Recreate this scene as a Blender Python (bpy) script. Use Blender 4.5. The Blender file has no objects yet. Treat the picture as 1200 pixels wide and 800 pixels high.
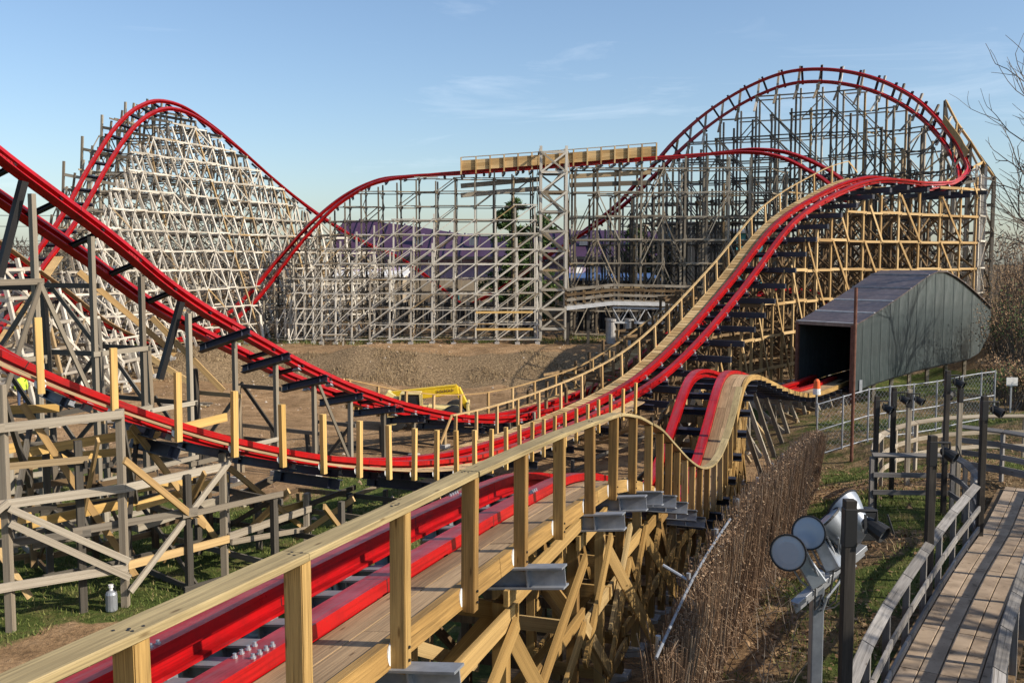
import bpy, bmesh, math, random
from mathutils import Vector, Matrix, noise

random.seed(11)
scene = bpy.context.scene
COL = scene.collection
R = math.radians

# ------------------------------------------------------------------ camera, sky, sun, exposure
FPX = 1167.0                      # focal length in pixels of a 1200 px wide picture
CAM_H = 8.0
PITCH = math.atan(95.0 / FPX)
cam_d = bpy.data.cameras.new("camera")
cam_d.sensor_width = 36.0
cam_d.lens = 36.0 * FPX / 1200.0
cam_d.clip_start = 0.1
cam_d.clip_end = 6000.0
cam = bpy.data.objects.new("camera", cam_d)
COL.objects.link(cam)
cam.location = (0, 0, CAM_H)
cam.rotation_euler = (math.pi / 2 - PITCH, 0, 0)
scene.camera = cam

SUN_EL, SUN_AZ = 33.0, 110.0      # azimuth clockwise from +Y (the view direction)
world = bpy.data.worlds.new("World")
scene.world = world
world.use_nodes = True
wn, wl = world.node_tree.nodes, world.node_tree.links
wn.clear()
w_out = wn.new("ShaderNodeOutputWorld")
w_bg = wn.new("ShaderNodeBackground")
w_bg.inputs["Strength"].default_value = 0.135
sky = wn.new("ShaderNodeTexSky")
sky.sky_type = 'NISHITA'
sky.sun_disc = False
sky.sun_elevation = R(SUN_EL)
sky.sun_rotation = R(SUN_AZ)
sky.altitude = 60.0
sky.air_density = 1.0
sky.dust_density = 1.2
sky.ozone_density = 3.0
# thin cirrus, the same all round the sky
w_tc = wn.new("ShaderNodeTexCoord")
w_map = wn.new("ShaderNodeMapping")
w_map.inputs["Scale"].default_value = (2.2, 2.2, 13.0)
w_map.inputs["Location"].default_value = (5.5, 3.3, 6.6)
w_n1 = wn.new("ShaderNodeTexNoise")
w_n1.inputs["Scale"].default_value = 1.6
w_n1.inputs["Detail"].default_value = 8.0
w_n1.inputs["Roughness"].default_value = 0.62
w_n1.inputs["Distortion"].default_value = 0.9
w_r = wn.new("ShaderNodeValToRGB")
w_r.color_ramp.elements[0].position = 0.58
w_r.color_ramp.elements[0].color = (0, 0, 0, 1)
w_r.color_ramp.elements[1].position = 0.86
w_r.color_ramp.elements[1].color = (0.22, 0.22, 0.22, 1)
w_mix = wn.new("ShaderNodeMixRGB")
w_mix.inputs["Color2"].default_value = (8.6, 8.9, 9.3, 1)
wl.new(w_tc.outputs["Generated"], w_map.inputs["Vector"])
wl.new(w_map.outputs["Vector"], w_n1.inputs["Vector"])
wl.new(w_n1.outputs["Fac"], w_r.inputs["Fac"])
wl.new(w_r.outputs["Color"], w_mix.inputs["Fac"])
wl.new(sky.outputs["Color"], w_mix.inputs["Color1"])
wl.new(w_mix.outputs["Color"], w_bg.inputs["Color"])
wl.new(w_bg.outputs["Background"], w_out.inputs["Surface"])

sun_d = bpy.data.lights.new("sun", 'SUN')
sun_d.energy = 5.0
sun_d.angle = R(0.53)
sun_d.color = (1.0, 0.90, 0.76)
sun = bpy.data.objects.new("sun", sun_d)
COL.objects.link(sun)
_sd = Vector((math.sin(R(SUN_AZ)) * math.cos(R(SUN_EL)), math.cos(R(SUN_AZ)) * math.cos(R(SUN_EL)), math.sin(R(SUN_EL))))
sun.rotation_euler = _sd.to_track_quat('Z', 'Y').to_euler()
sun.location = _sd * 60

scene.view_settings.view_transform = 'Standard'
scene.view_settings.look = 'None'
scene.view_settings.exposure = 0.3
scene.view_settings.gamma = 1.0
scene.view_settings.use_curve_mapping = False
scene.render.engine = 'CYCLES'
scene.cycles.max_bounces = 5
scene.cycles.diffuse_bounces = 3
scene.cycles.use_denoising = True

# ------------------------------------------------------------------ pixel + distance -> place
_fw = Vector((0, math.cos(PITCH), -math.sin(PITCH)))
_up = Vector((0, math.sin(PITCH), math.cos(PITCH)))
def P(px, py, D):
    d = _fw + Vector(((px - 600) / FPX, 0, 0)) + _up * ((400 - py) / FPX)
    return Vector((0, 0, CAM_H)) + d * (D / d.y)

def smooth(a, b, x):
    t = max(0.0, min(1.0, (x - a) / (b - a)))
    return t * t * (3 - 2 * t)

_TC = [(-14, 8, 2.1), (-10, 14, 2.0), (-7, 17, 1.9), (-6, 20, 1.7), (-5, 24, 1.2), (-9, 28, 1.2), (-16, 26, 1.6), (-22, 36, 1.2), (-14, 40, 0.7),
       (-3, 9, 1.4), (-2, 14, 1.0), (0, 18, 0.7), (2, 22, 0.5), (0, 28, 0.25), (4, 30, 0.3), (5, 38, 0.15), (-6, 38, 0.3), (-3, 48, 0.1), (4, 52, 0.2), (12, 48, 0.5),
       (2.0, 11.5, 2.0), (3.4, 15, 2.15), (4.7, 18, 2.05), (6.4, 23, 1.55), (8.3, 28, 1.2), (10.1, 33, 0.9), (5, 6, 2.4), (8, 12, 2.1), (6.6, 16, 2.05), (9, 20, 2.05), (10, 26, 1.9),
       (14, 28, 2.1), (14, 36, 1.5), (16, 42, 1.6), (22, 44, 1.8), (20, 34, 2.2), (26, 30, 2.6), (30, 48, 2.6), (36, 58, 3.4), (30, 20, 2.6), (-30, 20, 2.0), (-40, 45, 1.0), (14, 18, 2.1), (18, 8, 2.2),
       (5.0, 24, 0.9), (3.5, 20, 0.8), (2, 16, 1.0), (7.5, 31, 0.6), (-30, 60, 0.6), (0, 60, 0.3), (18, 56, 0.8), (-60, 30, 1.5), (60, 30, 3.0), (0, -10, 1.8), (-30, -5, 2.0), (30, -5, 2.3)]
def gz(x, y):
    sw = sz = 0.0
    for (a, b, c) in _TC:
        d2 = (x - a) ** 2 + (y - b) ** 2 + 2.0
        w = 1.0 / (d2 * d2)
        sw += w; sz += w * c
    base = sz / sw
    edge = 60.5 + 1.2 * noise.noise(Vector((x * 0.12, 3.1, 0)))
    k = smooth(edge, edge + 5.5, y)
    mound = smooth(44, 52, y)*smooth(73, 66, y)*(0.55*noise.noise(Vector((x*0.16, y*0.16, 9.0))) + 0.25*noise.noise(Vector((x*0.42, y*0.42, 2.0))))
    return base * (1 - k) + 2.0 * k + mound

# ------------------------------------------------------------------ materials
MATS = {}
def new_mat(name):
    m = bpy.data.materials.new(name)
    m.use_nodes = True
    MATS[name] = m
    return m, m.node_tree.nodes, m.node_tree.links, m.node_tree.nodes["Principled BSDF"]

def rnd_value(n, l):
    """a random number for each timber, whether it is an object or an island of a joined mesh"""
    oi = n.new("ShaderNodeObjectInfo")
    ge = n.new("ShaderNodeNewGeometry")
    a = n.new("ShaderNodeMath"); a.operation = 'ADD'
    l.new(oi.outputs["Random"], a.inputs[0]); l.new(ge.outputs["Random Per Island"], a.inputs[1])
    f = n.new("ShaderNodeMath"); f.operation = 'FRACT'
    l.new(a.outputs[0], f.inputs[0])
    return f.outputs[0]

def ramp(n, l, fac, stops):
    r = n.new("ShaderNodeValToRGB")
    e = r.color_ramp.elements
    while len(e) < len(stops):
        e.new(0.5)
    for k, (p, c) in enumerate(stops):
        e[k].position = p
        e[k].color = (c[0], c[1], c[2], 1)
    l.new(fac, r.inputs["Fac"])
    return r.outputs["Color"]

def mul(n, l, c1, c2, fac=1.0, mode='MULTIPLY'):
    m = n.new("ShaderNodeMixRGB"); m.blend_type = mode
    if isinstance(fac, (int, float)): m.inputs["Fac"].default_value = fac
    else: l.new(fac, m.inputs["Fac"])
    for s, c in (("Color1", c1), ("Color2", c2)):
        if isinstance(c, tuple): m.inputs[s].default_value = (*c, 1)
        else: l.new(c, m.inputs[s])
    return m.outputs["Color"]

def noise_tex(n, l, vec, scale, detail=5, rough=0.6, dist=0.0):
    t = n.new("ShaderNodeTexNoise")
    t.inputs["Scale"].default_value = scale
    t.inputs["Detail"].default_value = detail
    t.inputs["Roughness"].default_value = rough
    t.inputs["Distortion"].default_value = dist
    if vec is not None: l.new(vec, t.inputs["Vector"])
    return t.outputs["Fac"]

def mapping(n, l, src, scale, loc=None):
    m = n.new("ShaderNodeMapping")
    m.inputs["Scale"].default_value = scale
    l.new(src, m.inputs["Vector"])
    if loc is not None: l.new(loc, m.inputs["Location"])
    return m.outputs["Vector"]

def wood(name, stops, grain=0.55, rough=0.85, swept=False, bump=0.15, sc=(22, 22, 1.1)):
    """timber: a tone per piece, grain along local Z, knots and weathered stains"""
    m, n, l, b = new_mat(name)
    rv = rnd_value(n, l)
    base = ramp(n, l, rv, stops)
    tc = n.new("ShaderNodeTexCoord")
    cmb = n.new("ShaderNodeCombineXYZ")
    s10 = n.new("ShaderNodeMath"); s10.operation = 'MULTIPLY'; s10.inputs[1].default_value = 37.0
    l.new(rv, s10.inputs[0])
    l.new(s10.outputs[0], cmb.inputs[0]); l.new(s10.outputs[0], cmb.inputs[2])
    co = tc.outputs["Object"]
    if swept:                         # boards that follow a curve carry their own across/along coordinates
        at = n.new("ShaderNodeAttribute"); at.attribute_name = "grain"; co = at.outputs["Vector"]
    v = mapping(n, l, co, sc, cmb.outputs[0])
    g = noise_tex(n, l, v, 1.0, 5, 0.65, 0.6)
    gc = ramp(n, l, g, [(0.28, (1 - grain,) * 3), (0.62, (1.12,) * 3)])
    c = mul(n, l, base, gc)
    v2 = mapping(n, l, co, (2.5, 2.5, 0.9), cmb.outputs[0])
    st = noise_tex(n, l, v2, 1.0, 3, 0.5)
    sc2 = ramp(n, l, st, [(0.35, (0.72, 0.70, 0.68)), (0.6, (1.0, 1.0, 1.0))])
    c = mul(n, l, c, sc2, 0.8)
    if bump:                          # knots and dark checks
        kn = n.new("ShaderNodeTexVoronoi"); kn.inputs["Scale"].default_value = 1.0
        l.new(mapping(n, l, co, (9, 9, 2.2), cmb.outputs[0]), kn.inputs["Vector"])
        c = mul(n, l, c, ramp(n, l, kn.outputs["Distance"], [(0.05, (0.35, 0.28, 0.22)), (0.13, (1, 1, 1))]), 0.85)
        ck = noise_tex(n, l, mapping(n, l, co, (sc[0]*2.2, sc[1]*2.2, sc[2]*0.7), cmb.outputs[0]), 1.0, 2, 0.5)
        c = mul(n, l, c, ramp(n, l, ck, [(0.30, (0.45, 0.42, 0.38)), (0.37, (1, 1, 1))]), 0.7)
    l.new(c, b.inputs["Base Color"])
    b.inputs["Roughness"].default_value = rough
    b.inputs["Specular IOR Level"].default_value = 0.25
    if bump:
        bp = n.new("ShaderNodeBump"); bp.inputs["Strength"].default_value = bump; bp.inputs["Distance"].default_value = 0.01
        l.new(g, bp.inputs["Height"]); l.new(bp.outputs["Normal"], b.inputs["Normal"])
    return m

def plain(name, col, rough=0.5, metal=0.0, var=0.25, scale=3.0, bump=0.0, spec=0.5):
    """paint, steel, plastic: colour with mottled wear"""
    m, n, l, b = new_mat(name)
    tc = n.new("ShaderNodeTexCoord")
    f = noise_tex(n, l, tc.outputs["Object"], scale, 6, 0.65)
    c = mul(n, l, tuple(col), ramp(n, l, f, [(0.3, (1 - var,) * 3), (0.7, (1 + var * 0.4,) * 3)]))
    l.new(c, b.inputs["Base Color"])
    b.inputs["Metallic"].default_value = metal
    b.inputs["Specular IOR Level"].default_value = spec
    rr = ramp(n, l, f, [(0.3, (min(1, rough * 1.25),) * 3), (0.7, (rough * 0.85,) * 3)])
    l.new(rr, b.inputs["Roughness"])
    if bump:
        bp = n.new("ShaderNodeBump"); bp.inputs["Strength"].default_value = bump
        l.new(f, bp.inputs["Height"]); l.new(bp.outputs["Normal"], b.inputs["Normal"])
    return m

# white-painted and weathered timbers of the old structure, greyed ones, fresh pine, treated pine
wood("white_timber", [(0.0, (0.34, 0.305, 0.25)), (0.3, (0.54, 0.50, 0.42)), (0.75, (0.69, 0.645, 0.555)), (0.92, (0.25, 0.20, 0.14)), (1.0, (0.46, 0.31, 0.14))], 0.35, bump=0)
wood("grey_timber", [(0.0, (0.14, 0.115, 0.085)), (0.5, (0.26, 0.225, 0.17)), (0.9, (0.42, 0.375, 0.295)), (1.0, (0.36, 0.25, 0.12))], 0.45, bump=0)
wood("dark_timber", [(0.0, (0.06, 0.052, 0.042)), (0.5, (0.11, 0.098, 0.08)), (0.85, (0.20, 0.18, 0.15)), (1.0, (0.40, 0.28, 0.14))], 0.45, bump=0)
wood("brown_timber", [(0.0, (0.10, 0.065, 0.035)), (0.6, (0.19, 0.125, 0.065)), (1.0, (0.30, 0.20, 0.10))], 0.5, bump=0)
wood("fresh_pine", [(0.0, (0.38, 0.24, 0.10)), (0.5, (0.50, 0.335, 0.15)), (1.0, (0.62, 0.44, 0.22))], 0.28, bump=0)
wood("yellow_pine", [(0.0, (0.56, 0.35, 0.11)), (1.0, (0.70, 0.46, 0.17))], 0.25, bump=0)
wood("treated_pine", [(0.0, (0.27, 0.155, 0.05)), (0.4, (0.38, 0.235, 0.078)), (0.8, (0.48, 0.31, 0.115)), (1.0, (0.50, 0.36, 0.17))], 0.5, rough=0.7, bump=0.25, sc=(42, 42, 1.4))
wood("rail_board", [(0.0, (0.33, 0.255, 0.125)), (1.0, (0.43, 0.335, 0.17))], 0.5, rough=0.75, swept=True, bump=0.3, sc=(55, 55, 1.3))
wood("deck_board", [(0.0, (0.27, 0.175, 0.095)), (0.5, (0.36, 0.245, 0.135)), (1.0, (0.46, 0.32, 0.18))], 0.5, rough=0.8, swept=True, bump=0.3, sc=(45, 45, 1.0))
wood("joist_pine", [(0.0, (0.36, 0.215, 0.07)), (1.0, (0.48, 0.31, 0.11))], 0.5, rough=0.7, swept=True, bump=0.25, sc=(45, 45, 1.2))
wood("weathered_board", [(0.0, (0.28, 0.235, 0.175)), (1.0, (0.46, 0.405, 0.32))], 0.5, rough=0.9, bump=0.3, sc=(30, 30, 1.0))
wood("walk_rail_wood", [(0.0, (0.17, 0.16, 0.15)), (1.0, (0.29, 0.275, 0.26))], 0.5, rough=0.85, bump=0.3, sc=(30, 30, 1.0))

def red_paint(name, col):
    m, n, l, b = new_mat(name)
    tc = n.new("ShaderNodeTexCoord")
    f = noise_tex(n, l, mapping(n, l, tc.outputs["Object"], (1, 1, 1)), 2.2, 7, 0.7)
    at = n.new("ShaderNodeAttribute"); at.attribute_name = "grain"      # across / up / along a rail
    sx = n.new("ShaderNodeSeparateXYZ"); l.new(at.outputs["Vector"], sx.inputs[0])
    def M(op, a, b_=None):
        q = n.new("ShaderNodeMath"); q.operation = op
        for k, v in enumerate((a, b_)):
            if v is None: continue
            if isinstance(v, (int, float)): q.inputs[k].default_value = v
            else: l.new(v, q.inputs[k])
        return q.outputs[0]
    long_n = noise_tex(n, l, mapping(n, l, at.outputs["Vector"], (34, 34, 0.9)), 1.0, 4, 0.6)
    band = M('MULTIPLY', M('LESS_THAN', M('ABSOLUTE', sx.outputs[0]), 0.07), M('GREATER_THAN', sx.outputs[1], -0.002))
    worn = M('MULTIPLY', band, ramp(n, l, long_n, [(0.40, (0, 0, 0)), (0.62, (0.75, 0.75, 0.75))]))
    seam = M('COMPARE', M('FRACT', M('DIVIDE', sx.outputs[2], 2.9)), 0.5)
    seam.node.inputs[2].default_value = 0.0032
    grime = ramp(n, l, long_n, [(0.30, (0.55, 0.5, 0.5)), (0.5, (1, 1, 1))])
    c = mul(n, l, tuple(col), ramp(n, l, f, [(0.3, (0.62, 0.62, 0.62)), (0.55, (1, 1, 1)), (0.8, (1.1, 1.2, 1.2))]))
    sp = noise_tex(n, l, tc.outputs["Object"], 26, 3, 0.5)
    c = mul(n, l, c, (0.10, 0.05, 0.04), ramp(n, l, sp, [(0.66, (0, 0, 0)), (0.78, (0.55, 0.55, 0.55))]), 'MIX')
    c = mul(n, l, c, grime)
    c = mul(n, l, c, (0.20, 0.055, 0.06), worn, 'MIX')
    c = mul(n, l, c, (0.03, 0.012, 0.012), seam, 'MIX')
    l.new(c, b.inputs["Base Color"])
    l.new(ramp(n, l, f, [(0.3, (0.5, 0.5, 0.5)), (0.7, (0.26, 0.26, 0.26))]), b.inputs["Roughness"])
    b.inputs["Specular IOR Level"].default_value = 0.38
    return m
red_paint("red_steel", (0.40, 0.0045, 0.006))
red_paint("maroon_steel", (0.13, 0.006, 0.012))
plain("navy_steel", (0.022, 0.026, 0.040), 0.5, 0.0, 0.3, 2.0)
plain("black_steel", (0.012, 0.012, 0.013), 0.55, 0.0, 0.3, 2.0)
plain("galvanised", (0.40, 0.42, 0.45), 0.42, 0.55, 0.35, 5.0)
plain("galvanised_dull", (0.27, 0.29, 0.32), 0.55, 0.35, 0.35, 4.0)
plain("white_plastic", (0.75, 0.75, 0.74), 0.45, 0.0, 0.1, 4.0)
plain("orange_plastic", (0.80, 0.13, 0.02), 0.5, 0.0, 0.15, 4.0)
plain("concrete", (0.42, 0.40, 0.37), 0.9, 0.0, 0.3, 3.0, 0.2)
plain("white_paint", (0.72, 0.71, 0.68), 0.6, 0.0, 0.25, 3.0)

# ------------------------------------------------------------------ objects
def tag(o, label=None, cat=None, group=None, kind=None):
    if label: o["label"] = label
    if cat: o["category"] = cat
    if group: o["group"] = group
    if kind: o["kind"] = kind
    return o

class MB:
    """collects boxes, beams, sweeps and faces in world space; build() links them as ONE mesh object"""
    def __init__(self):
        self.v, self.f, self.g = [], [], None
    def face(self, pts):
        k = len(self.v)
        self.v += [tuple(p) for p in pts]
        self.f.append(tuple(range(k, k + len(pts))))
    def hexa(self, a, b):
        """two quads (4 points each), joined"""
        k = len(self.v)
        self.v += [tuple(p) for p in a] + [tuple(p) for p in b]
        self.f += [(k, k+3, k+2, k+1), (k+4, k+5, k+6, k+7), (k, k+1, k+5, k+4), (k+1, k+2, k+6, k+5), (k+2, k+3, k+7, k+6), (k+3, k, k+4, k+7)]
    def beam(self, p, q, w, h, up=None, w2=None, h2=None):
        p, q = Vector(p), Vector(q)
        X, Y = axes(q - p, up)
        w2 = w if w2 is None else w2; h2 = h if h2 is None else h2
        quad = lambda c, ww, hh: [c - X*ww/2 - Y*hh/2, c + X*ww/2 - Y*hh/2, c + X*ww/2 + Y*hh/2, c - X*ww/2 + Y*hh/2]
        self.hexa(quad(p, w, h), quad(q, w2, h2))
    def box(self, c, sx, sy, sz):
        c = Vector(c)
        self.beam(c - Vector((0, 0, sz/2)), c + Vector((0, 0, sz/2)), sx, sy, Vector((0, 1, 0)))
    def tube(self, pts, r, n=8, r2=None, cap=True):
        pts = [Vector(p) for p in pts]
        k0 = len(self.v); m = len(pts)
        prev = None
        for i, p in enumerate(pts):
            d = (pts[min(i+1, m-1)] - pts[max(i-1, 0)])
            X, Y = axes(d, prev)
            prev = Y
            rr = r if r2 is None else r + (r2 - r) * i / max(1, m - 1)
            for a in range(n):
                t = 2*math.pi*a/n
                self.v.append(tuple(p + X*math.cos(t)*rr + Y*math.sin(t)*rr))
        for i in range(m - 1):
            for a in range(n):
                b = (a + 1) % n
                self.f.append((k0+i*n+a, k0+i*n+b, k0+(i+1)*n+b, k0+(i+1)*n+a))
        if cap:
            self.f.append(tuple(k0 + a for a in reversed(range(n))))
            self.f.append(tuple(k0 + (m-1)*n + a for a in range(n)))
    def lathe(self, c, axis, prof, n=16):
        """prof: list of (distance along axis, radius)"""
        c = Vector(c); axis = Vector(axis).normalized()
        X, Y = axes(axis)
        k0 = len(self.v)
        for (d, r) in prof:
            for a in range(n):
                t = 2*math.pi*a/n
                self.v.append(tuple(c + axis*d + X*math.cos(t)*r + Y*math.sin(t)*r))
        for i in range(len(prof)-1):
            for a in range(n):
                b = (a+1) % n
                self.f.append((k0+i*n+a, k0+i*n+b, k0+(i+1)*n+b, k0+(i+1)*n+a))
        self.f.append(tuple(k0 + a for a in reversed(range(n))))
        self.f.append(tuple(k0+(len(prof)-1)*n + a for a in range(n)))
    def sweep(self, frames, prof, cap=True):
        """prof: closed outline of (right, up) around each frame (c, t, r, u)"""
        k0 = len(self.v); n = len(prof)
        if self.g is None and k0 == 0: self.g = []
        s_run = 0.0; pc = frames[0][0]
        for (c, t, r, u) in frames:
            s_run += (c - pc).length; pc = c
            for (a, b) in prof:
                self.v.append(tuple(c + r*a + u*b))
                if self.g is not None: self.g += [a, b, s_run]
        m = len(frames)
        for i in range(m-1):
            for a in range(n):
                b = (a+1) % n
                self.f.append((k0+i*n+a, k0+(i+1)*n+a, k0+(i+1)*n+b, k0+i*n+b))
        if cap:
            self.f.append(tuple(k0 + a for a in range(n)))
            self.f.append(tuple(k0+(m-1)*n + a for a in reversed(range(n))))
    def mesh(self, name, mat, origin=(0, 0, 0), smooth_shade=False, fix=False):
        me = bpy.data.meshes.new(name)
        ox, oy, oz = origin
        me.from_pydata([(x-ox, y-oy, z-oz) for (x, y, z) in self.v], [], self.f)
        if fix:
            bm = bmesh.new(); bm.from_mesh(me); bmesh.ops.recalc_face_normals(bm, faces=bm.faces); bm.to_mesh(me); bm.free()
        if self.g and len(self.g) == 3*len(self.v):
            me.attributes.new("grain", 'FLOAT_VECTOR', 'POINT').data.foreach_set("vector", self.g)
        if mat is not None: me.materials.append(MATS[mat])
        if smooth_shade:
            me.polygons.foreach_set("use_smooth", [True]*len(me.polygons))
        me.update()
        return me
    def build(self, name, mat, parent=None, origin=None, smooth_shade=False, fix=False, kind=None, bevel=0.0):
        """a part: its mesh is stored about its own middle, in the parent's space"""
        if origin is None:
            n = len(self.v)
            origin = (sum(p[0] for p in self.v)/n, sum(p[1] for p in self.v)/n, min(p[2] for p in self.v)) if n else (0, 0, 0)
        me = self.mesh(name, mat, origin, smooth_shade, fix)
        if bevel:
            bm = bmesh.new(); bm.from_mesh(me)
            bmesh.ops.bevel(bm, geom=list(bm.edges), offset=bevel, segments=1, affect='EDGES', clamp_overlap=True)
            bm.to_mesh(me); bm.free()
        o = bpy.data.objects.new(name, me)
        COL.objects.link(o)
        if parent is not None:
            o.parent = parent
            o.location = Vector(origin) - base_of(parent)
        else:
            o.location = origin
        BASES[o.name] = Vector(origin)
        if kind: o["kind"] = kind
        return o

BASES = {}
def base_of(o):
    return BASES[o.name]

def axes(d, up=None):
    d = Vector(d)
    if d.length < 1e-9: d = Vector((0, 0, 1))
    d.normalize()
    if up is None: up = Vector((0, 0, 1)) if abs(d.z) < 0.95 else Vector((0, 1, 0))
    up = Vector(up)
    X = d.cross(up)
    if X.length < 1e-6:
        X = d.cross(Vector((1, 0.3, 0.2)))
    X.normalize()
    Y = X.cross(d).normalized()
    return X, Y

def empty(name, loc, label, cat, group=None):
    o = bpy.data.objects.new(name, None)
    COL.objects.link(o)
    o.location = loc
    o.empty_display_size = 0.5
    BASES[o.name] = Vector(loc)
    return tag(o, label, cat, group)

_UNIT = {}
def unit_box(mat):
    if mat not in _UNIT:
        mb = MB(); mb.beam((0, 0, -0.5), (0, 0, 0.5), 1, 1, Vector((0, 1, 0)))
        _UNIT[mat] = mb.mesh("timber_" + mat, mat, fix=True)
    return _UNIT[mat]

class Thing:
    """an Empty with parts; past `cap` of one kind of part the rest go into one joined part of kind stuff"""
    def __init__(self, name, loc, label, cat, group=None, cap=300):
        self.root = empty(name, loc, label, cat, group)
        self.base = Vector(loc)
        self.count, self.cap, self.rest = {}, cap, {}
    def timber(self, name, p, q, w, h, mat, up=None, obj=True):
        p, q = Vector(p), Vector(q)
        L = (q - p).length
        if L < 0.05: return None
        k = self.count.get(name, 0)
        if not obj or k >= self.cap:
            self.rest.setdefault(mat, MB()).beam(p, q, w, h, up)
            return None
        self.count[name] = k + 1
        X, Y = axes(q - p, up)
        Z = (q - p).normalized()
        c = (p + q) / 2 - self.base
        o = bpy.data.objects.new(name, unit_box(mat))
        COL.objects.link(o)
        o.parent = self.root
        o.matrix_basis = Matrix(((X.x*w, Y.x*h, Z.x*L, c.x), (X.y*w, Y.y*h, Z.y*L, c.y), (X.z*w, Y.z*h, Z.z*L, c.z), (0, 0, 0, 1)))
        return o
    def finish(self, name="inner_timbers"):
        for mat, mb in self.rest.items():
            mb.build(name, mat, self.root, kind="stuff")
# ================================================================== ground
def build_ground():
    xs = [-900, -600, -400, -280, -200, -150, -120, -100, -85, -72, -62, -54] + [-48 + i*0.75 for i in range(129)] + [54, 62, 72, 85, 100, 120, 150, 200, 280, 400, 600, 900]
    ys = [-40, -25, -15, -8] + [-3 + i*0.6 for i in range(150)] + [90, 95, 100, 108, 118, 130, 150, 180, 230, 300, 420, 600, 900, 1400]
    nx = len(xs); verts = []; cols = []
    for y in ys:
        for x in xs:
            z = gz(x, y)
            if -50 < x < 55 and y < 88:
                rough = 0.10 if y < 56 else 0.30
                z += (noise.noise(Vector((x*0.5, y*0.5, 0))) * 0.6 + noise.noise(Vector((x*1.3, y*1.3, 4)))*0.45) * rough
            verts.append((x, y, z))
            # dirt (R), dry grass (G), bank scrub (B): what grows or lies there
            nz = noise.noise(Vector((x*0.16, y*0.16, 7)))
            dirt = smooth(-0.15, 0.2, nz * 0.9 + (y - 31) / 20 + 0.05) * smooth(24, 14, x)
            if x > 9 and y > 34: dirt *= smooth(46, 54, y)
            trail = 1 - smooth(0.4, 1.3, abs(x + 6.8 + (16 - y) * 0.48 + 0.5*nz)) if y < 16.5 else 0       # worn strip beside the track
            dirt = max(dirt, trail)
            u = 1 - smooth(1.6, 3.4, abs(x - (-1.9 + (y - 4.4)*0.33))) if 2 < y < 24 else 0                  # bare soil under the near track
            dirt = max(dirt, u)
            bank = smooth(0.2, 0.6, 1 - abs(y - 63.0)/4.2)
            dry = 0.0
            if x > 3.5 and y < 46:
                dry = smooth(-0.1, 0.25, noise.noise(Vector((x*0.22, y*0.22, 12))) + (y - 22)/60 + 0.10)
                if y > 31: dry *= 0.55
            if x > 26: dry = max(dry, 0.8)
            cols.append((dirt, dry, bank, 1.0))
    faces = [(j*nx+i, j*nx+i+1, (j+1)*nx+i+1, (j+1)*nx+i) for j in range(len(ys)-1) for i in range(nx-1)]
    me = bpy.data.meshes.new("ground")
    me.from_pydata(verts, [], faces)
    at = me.color_attributes.new("cover", 'FLOAT_COLOR', 'POINT')
    at.data.foreach_set("color", [c for t in cols for c in t])
    me.polygons.foreach_set("use_smooth", [True]*len(me.polygons))
    m, n, l, b = new_mat("ground_soil")
    tc = n.new("ShaderNodeTexCoord"); co = tc.outputs["Object"]
    a = n.new("ShaderNodeVertexColor"); a.layer_name = "cover"
    sep = n.new("ShaderNodeSeparateColor"); l.new(a.outputs["Color"], sep.inputs["Color"])
    f1 = noise_tex(n, l, co, 1.3, 9, 0.72)
    f2 = noise_tex(n, l, co, 9.0, 6, 0.7)
    f3 = noise_tex(n, l, co, 0.35, 4, 0.6)
    grass = ramp(n, l, f1, [(0.30, (0.05, 0.068, 0.016)), (0.5, (0.09, 0.118, 0.028)), (0.60, (0.15, 0.14, 0.05)), (0.75, (0.24, 0.175, 0.085))])
    dirt = ramp(n, l, f1, [(0.28, (0.20, 0.125, 0.066)), (0.5, (0.36, 0.235, 0.13)), (0.72, (0.47, 0.325, 0.195))])
    dirt = mul(n, l, dirt, ramp(n, l, f3, [(0.35, (0.72, 0.70, 0.66)), (0.65, (1.08, 1.05, 1.0))]))
    dry = ramp(n, l, f1, [(0.3, (0.085, 0.055, 0.03)), (0.5, (0.19, 0.13, 0.068)), (0.72, (0.31, 0.22, 0.12))])
    scrub = ramp(n, l, f2, [(0.32, (0.10, 0.07, 0.042)), (0.52, (0.25, 0.175, 0.10)), (0.74, (0.38, 0.285, 0.17))])
    # break the edges between covers with noise
    def edge(sock, amt=0.9):
        s = n.new("ShaderNodeMath"); s.operation = 'MULTIPLY_ADD'; s.inputs[1].default_value = amt; s.inputs[2].default_value = -amt/2
        l.new(f1, s.inputs[0])
        ad = n.new("ShaderNodeMath"); ad.operation = 'ADD'
        l.new(sock, ad.inputs[0]); l.new(s.outputs[0], ad.inputs[1])
        return ramp(n, l, ad.outputs[0], [(0.42, (0, 0, 0)), (0.58, (1, 1, 1))])
    c = mul(n, l, grass, dry, edge(sep.outputs[1]), 'MIX')
    c = mul(n, l, c, dirt, edge(sep.outputs[0]), 'MIX')
    c = mul(n, l, c, scrub, edge(sep.outputs[2]), 'MIX')
    c = mul(n, l, c, ramp(n, l, f2, [(0.3, (0.6, 0.6, 0.6)), (0.65, (1.1, 1.1, 1.1))]))
    l.new(c, b.inputs["Base Color"])
    b.inputs["Roughness"].default_value = 0.95
    b.inputs["Specular IOR Level"].default_value = 0.1
    bp = n.new("ShaderNodeBump"); bp.inputs["Strength"].default_value = 0.9; bp.inputs["Distance"].default_value = 0.12
    l.new(f2, bp.inputs["Height"]); l.new(bp.outputs["Normal"], b.inputs["Normal"])
    me.materials.append(m)
    o = bpy.data.objects.new("ground", me); COL.objects.link(o)
    o["kind"] = "structure"
    return o
build_ground()
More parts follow.
